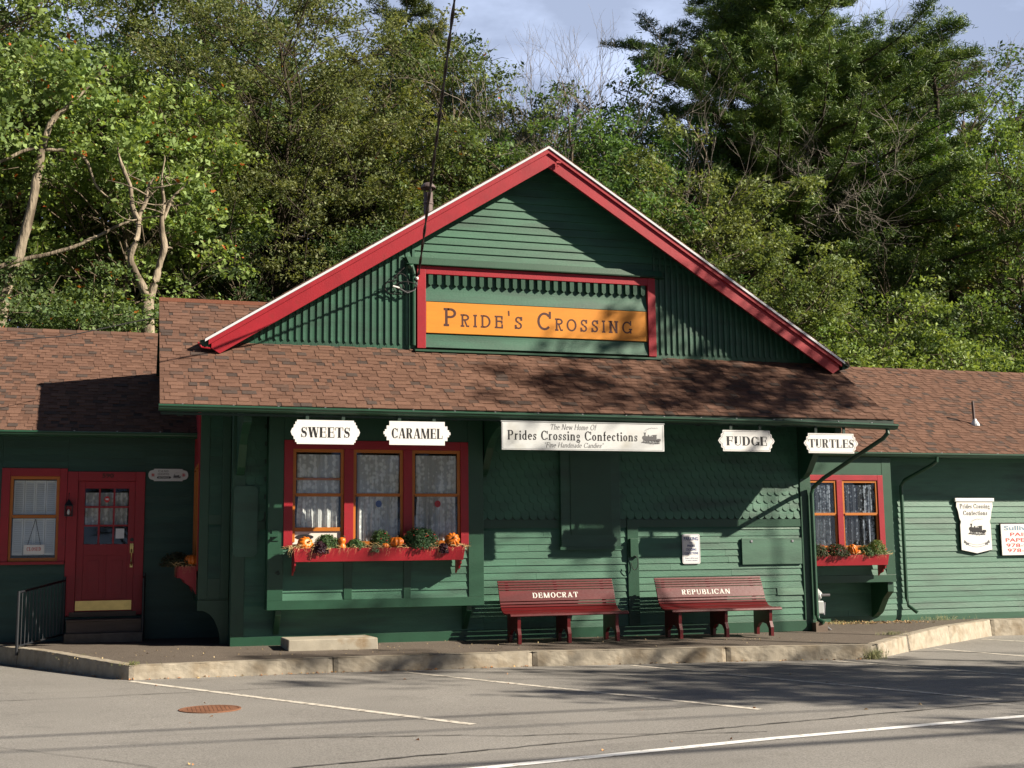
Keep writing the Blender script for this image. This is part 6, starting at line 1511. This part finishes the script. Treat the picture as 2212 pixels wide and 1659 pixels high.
T_('oak_tree', "dark tree deep in the wood under the large pine", 'tree', P_DARK, 17.6, 22, 1.1, 1.3, tint=(1.2, 1.2, 1.1))
T_('oak_tree', "distant olive tree right of the large pine", 'tree', P_OAK2, 26.5, 27, 1.15, 4.6)
T_('oak_tree', "tree beyond the left edge with bare lower limbs", 'tree', P_FINE, -7.5, 14, 1.05, 2.6)
T_('oak_tree', "tall dark green tree between the large pine and the vine clad tree", 'tree', P_OAK2, 22.8, 17.5, 1.30, 2.0, tint=(.8, .9, .8))
T_('oak_tree', "green tree filling the wood under the large pine", 'tree', P_OAK, 16.0, 17.5, 1.0, 1.0, tint=(.9, 1, .9))
T_('oak_tree', "very tall oak right of the big pine reaching the top of the view", 'tree', P_OAK2, 24.2, 19.5, 1.50, 4.0, tint=(.75, .95, .8))
T_('oak_tree', "dense green oak behind the vine clad tree's trunk", 'tree', P_OAK, 25.5, 19.0, 1.18, 5.0, tint=(.8, .95, .8))
T_('oak_tree', "tall oak closing the wood behind the bare crowns", 'tree', P_OAK2, 15.5, 23.0, 1.10, .7, tint=(.85, .95, .9))
T_('oak_tree', "tall oak behind the left maples near the top of the view", 'tree', P_OAK2, 3.4, 22.0, 1.62, 5.3, tint=(.9, .95, .9))
T_('oak_tree', "tall oak at the far left behind the leaning tree", 'tree', P_OAK, -5.5, 17.0, 1.30, .3, tint=(.95, .95, .9))
T_('oak_tree', "dense oak just behind the gable peak below the sky gap", 'tree', P_OAK, 12.8, 19.5, 1.08, 4.0, tint=(.95, 1.05, .9))
T_('oak_tree', "green oak between the sky gap and the big pine", 'tree', P_OAK, 16.4, 20.0, 1.12, 1.9, tint=(.95, 1.05, .9))
T_('oak_tree', "oak left of the sky gap behind the oaks above the gable", 'tree', P_OAK, 9.6, 21.0, 1.22, 2.6, tint=(.9, 1.0, .9))
T_('oak_tree', "green oak at the right edge behind the vine clad trunk", 'tree', P_OAK, 28.2, 18.0, 1.30, 3.5, tint=(.9, 1.0, .9))
T_('oak_tree', "tall green oak behind the fine leaved tree's left side", 'tree', P_OAK, 1.8, 17.5, 1.25, 1.5, tint=(.95, 1.0, .9))
# shrubs just over the roofs
for i, (x, y, s, r, tn, lb) in enumerate([(-4.6, 8.6, .80, 0, (.8, .85, .8), "low green shrub over the far left roof ridge"), (1.2, 8.8, 1.02, 1, (1, 1, 1), "bright shrub at the foot of the forked trunk"), (2.6, 9.2, 1.0, 2, (.8, .9, .8), "green shrub beside the main roof's left ridge"),
        (13.3, 9.3, .86, 3, (.8, .85, .9), "green shrub behind the lower right slope of the gable"), (15.4, 8.8, .98, 4, (.75, .85, .8), "leafy shrub at the end of the right rake"), (17.9, 8.6, 1.20, 5, (1.05, 1, .9), "large bright green shrub above the right wing ridge"),
        (20.3, 8.8, 1.02, .5, (.8, .85, .9), "dull green shrub above the vent pipe"), (22.4, 9.4, 1.12, 1.5, (.9, .9, .8), "olive shrub at the right edge of the roof")]):
    T_('shrub', lb, 'shrub', P_SHRUB, x, y, s, r, tint=tn, group='shrubs over the roof ridge')
T_('dead_shrub', "leafless twiggy shrub behind the left rake of the gable", 'shrub', P_DEAD, 4.0, 8.4, 1.75, 1.0, z=.2, group=None)
T_('dead_shrub', "smaller leafless shrub lower on the left rake", 'shrub', P_DEAD, 3.0, 8.0, 1.5, 3.0, z=.2, group=None)
def wtube(mb, pts, rad, seg, amp=.035, sub_=4):
    P = []; R_ = []; n = len(pts)
    for i in range(n - 1):
        p0, p1, p2, p3 = [Vector(pts[max(0, min(n - 1, i + k))]) for k in (-1, 0, 1, 2)]
        for j in range(sub_):
            t = j / sub_; q = .5 * ((2 * p1) + (p2 - p0) * t + (2 * p0 - 5 * p1 + 4 * p2 - p3) * t * t + (3 * p1 - p0 - 3 * p2 + p3) * t ** 3)
            r = rad[i] + (rad[i + 1] - rad[i]) * t; nv = mnoise.noise_vector(q * 2.3); P.append(q + nv * amp); R_.append(r * (1 + .22 * mnoise.noise(q * 4.1)))
    P.append(Vector(pts[-1])); R_.append(rad[-1]); mb.tube(P, R_, seg)
def twigs_on(mb, pts, n, l, seed):
    rs = np.random.default_rng(seed)
    for k in range(n):
        i = rs.integers(len(pts) // 3, len(pts) - 1); t = rs.random(); p = np.array(pts[i]) * (1 - t) + np.array(pts[i + 1]) * t
        d = rs.normal(size=3); d[2] = abs(d[2]) * .6; d /= np.linalg.norm(d); L_ = l * rs.uniform(.3, 1.1)
        q = limb(mb, p, p + d * L_, .022, .006, rs, n=5, wob=.14, seg=4)
        for _ in range(2):
            e = rs.normal(size=3); e /= np.linalg.norm(e); limb(mb, q[3], np.array(q[3]) + e * L_ * .4, .009, .003, rs, n=3, wob=.12, seg=3)
# bare forked trunk, pale and sunlit
t = thing('forked_dead_tree', (.16, 8.5, 0), "pale barkless dead tree with a forked trunk above the left wing", 'dead tree')
mb = MB(); Y_ = 8.5
wtube(mb, [(.20, Y_, 0), (.17, Y_, 3), (.16, Y_, 5.2), (.15, Y_, 6.15), (.17, Y_, 6.7)], [.17, .155, .14, .12, .125], 10)
wtube(mb, [(.13, Y_, 6.55), (.02, Y_, 6.85), (-.12, Y_ + .05, 7.15), (-.22, Y_, 7.45), (-.15, Y_ - .05, 7.75), (-.10, Y_, 8.05), (-.08, Y_ + .05, 8.35), (.06, Y_, 8.7), (.12, Y_, 9.0), (.20, Y_ - .05, 9.2)], [.10, .085, .078, .072, .062, .056, .05, .04, .03, .010], 9)
wtube(mb, [(.20, Y_, 6.6), (.26, Y_, 6.9), (.36, Y_ + .05, 7.3), (.44, Y_, 7.75), (.38, Y_, 8.05), (.36, Y_ - .05, 8.35), (.42, Y_, 8.7), (.36, Y_, 9.2), (.40, Y_, 9.7)], [.09, .08, .074, .068, .06, .05, .036, .022, .007], 9)
wtube(mb, [(-.09, Y_, 8.25), (-.22, Y_, 8.6), (-.30, Y_, 9.0), (-.48, Y_, 9.5), (-.55, Y_, 9.9)], [.06, .05, .045, .035, .012], 7)
wtube(mb, [(.40, Y_, 8.3), (.55, Y_, 8.7), (.75, Y_, 9.0), (.95, Y_ - .1, 9.2)], [.04, .032, .022, .01], 6)
wtube(mb, [(-.20, Y_, 7.4), (-.30, Y_, 7.6), (-.33, Y_ - .05, 7.75)], [.03, .022, .01], 6); wtube(mb, [(.44, Y_, 7.7), (.54, Y_, 7.72), (.60, Y_, 7.70)], [.025, .02, .01], 6)
twigs_on(mb, [(-.22, Y_, 7.45), (-.10, Y_, 8.05), (.06, Y_, 8.7), (.20, Y_, 9.2)], 9, .8, 3); twigs_on(mb, [(.44, Y_, 7.75), (.36, Y_, 8.35), (.42, Y_, 8.7), (.40, Y_, 9.7)], 10, .8, 4)
build('trunk', mb, 'palebark', t, smooth=True)
# leaning birch trunk with crooked limbs at far left
t = thing('leaning_tree', (-2.9, 9.2, 0), "tree with a leaning pale trunk and crooked limb at the far left", 'tree')
mb = MB(); Y_ = 9.2
wtube(mb, [(-3.2, Y_, 0), (-2.95, Y_, 4), (-2.70, Y_, 6.6), (-2.45, Y_, 7.6), (-2.25, Y_, 8.6), (-2.12, Y_, 9.6), (-1.95, Y_, 10.4), (-1.55, Y_, 10.9), (-1.2, Y_ + .2, 11.4)], [.17, .145, .12, .108, .096, .086, .07, .045, .012], 10)
wtube(mb, [(-2.05, Y_, 9.9), (-2.5, Y_, 9.75), (-3.0, Y_, 9.45), (-3.6, Y_, 9.1)], [.045, .04, .03, .012], 7)
wtube(mb, [(-2.05, Y_, 9.85), (-1.6, Y_, 9.85), (-1.2, Y_ - .1, 9.65), (-1.0, Y_, 9.2), (-.75, Y_, 8.9), (-.4, Y_, 8.75)], [.045, .04, .032, .025, .018, .008], 7)
wtube(mb, [(-3.2, Y_ - .3, 7.0), (-2.4, Y_ - .3, 7.35), (-1.6, Y_ - .3, 7.6), (-.9, Y_ - .3, 7.95), (-.2, Y_ - .3, 8.35), (.5, Y_ - .3, 8.5)], [.05, .047, .042, .036, .025, .010], 8)
build('trunk', mb, 'palebark', t, smooth=True)
rs = np.random.default_rng(5)
cen = np.array([(-1.2, Y_, 11.3), (-.6, Y_, 10.9), (-3.4, Y_, 9.3), (-2.6, Y_ - .3, 10.2), (-.1, Y_, 9.0), (.5, Y_, 9.4), (-1.8, Y_ - .3, 11.6), (.2, Y_, 10.3), (-.8, Y_ - .2, 9.9), (1.0, Y_, 9.0), (-3.0, Y_, 11.2)]); V, F, C = leaves(rs, cen - np.array([-2.9, 9.2, 0]), np.full(len(cen), .8), 260, .062, BRIGHT, .40, patch=((.5, .14, .04), .012), elong=.6)
o = bpy.data.objects.new('crown', np_mesh('crown', V, F, C, 'leaf')); COL.objects.link(o); o.parent = t
# limbs with vines on the old tree at the upper right
t = thing('vine_limb_tree', (23.6, 13.4, 0.2), "dark forked trunk wrapped in bright vines at the upper right", 'tree')
mb = MB(); Y_ = 13.4
wtube(mb, [(23.7, Y_, 0), (23.65, Y_, 6), (23.6, Y_, 9.2), (23.55, Y_, 10.5), (23.5, Y_, 11.5)], [.32, .27, .22, .20, .19], 9)
wtube(mb, [(23.55, Y_, 11.3), (24.1, Y_, 12.2), (24.8, Y_, 13.0), (25.6, Y_, 14.0), (26.6, Y_, 14.9)], [.15, .13, .12, .10, .07], 8)
wtube(mb, [(23.55, Y_, 11.2), (23.1, Y_, 11.9), (22.9, Y_, 12.8), (23.2, Y_, 13.7), (23.3, Y_, 15.0), (23.1, Y_, 16.5)], [.15, .13, .11, .09, .07, .03], 8)
wtube(mb, [(23.4, Y_, 10.3), (22.5, Y_, 10.8), (21.6, Y_, 11.2), (20.8, Y_, 12.0), (20.2, Y_, 12.7)], [.13, .11, .10, .07, .04], 8)
twigs_on(mb, [(23.1, Y_, 13.2), (23.3, Y_, 15.0), (23.1, Y_, 16.5)], 26, 1.5, 11); twigs_on(mb, [(24.8, Y_, 13.0), (25.6, Y_, 14.0), (26.6, Y_, 14.9)], 16, 1.3, 12)
build('trunk', mb, 'darkbark', t, smooth=True)
rs = np.random.default_rng(9); cc = []
for a_, b_, n_ in (((23.6, Y_, 10.4), (23.3, Y_, 12.2), 9), ((23.6, Y_, 11.6), (26.4, Y_, 14.7), 15), ((23.3, Y_, 10.4), (20.3, Y_, 12.6), 15), ((22.9, Y_, 12.4), (23.3, Y_, 14.4), 6)):
    for k in range(n_): cc.append(np.array(a_) + (np.array(b_) - np.array(a_)) * (k + .5) / n_ + rs.normal(size=3) * .14)
cc = np.array(cc); V, F, C = leaves(rs, cc - np.array([23.6, 13.4, .2]), rs.uniform(.3, .55, len(cc)), 110, .05, [(.10, .20, .04), (.07, .15, .03), (.13, .22, .05)], .6)
o = bpy.data.objects.new('crown', np_mesh('crown', V, F, C, 'leaf')); COL.objects.link(o); o.parent = t
# dark slanting stem in front of the fine leaved tree
# street trees out of frame to the right, whose crowns shade the right half
for i, (x, y, s, r, lb) in enumerate([(18.0, -6.9, 1.0, 1.0, "roadside tree right of the view nearest the building"), (21.8, -13.2, 1.0, 2.0, "roadside tree right of the view beside the parking strip"), (27.0, -14.6, .90, 3.0, "roadside tree further along the strip"), (31.0, -20.0, 1.2, 4.0, "roadside tree across the road to the right")]):
    T_('street_tree', lb, 'tree', P_HIGH if i == 0 else P_STREET, x, y, s, r, z=-.4, group='roadside trees')
T_('street_tree', "tall roadside tree right of the view level with the right wing", 'tree', P_HIGH, 35.0, -7.6, .98, 2.2, z=-.4, group='roadside trees')
T_('street_tree', "slender roadside tree next to the one nearest the building", 'tree', P_HIGH, 20.9, -6.9, 1.0, 4.2, z=-.4, group='roadside trees')
for i, x in enumerate(range(-30, 31, 6)):  # unseen row added to hold back low sky fill on the facade
    T_('street_tree', "unseen tree of the added row across the road behind the viewer, %s from the left" % ('first', 'second', 'third', 'fourth', 'fifth', 'sixth', 'seventh', 'eighth', 'ninth', 'tenth', 'eleventh')[i], 'tree', (P_OAK, P_OAK2, P_DARK)[i % 3], x, -39 + (i * 37 % 5), 1.2, i * 1.3, z=-.3, group='trees across the road')
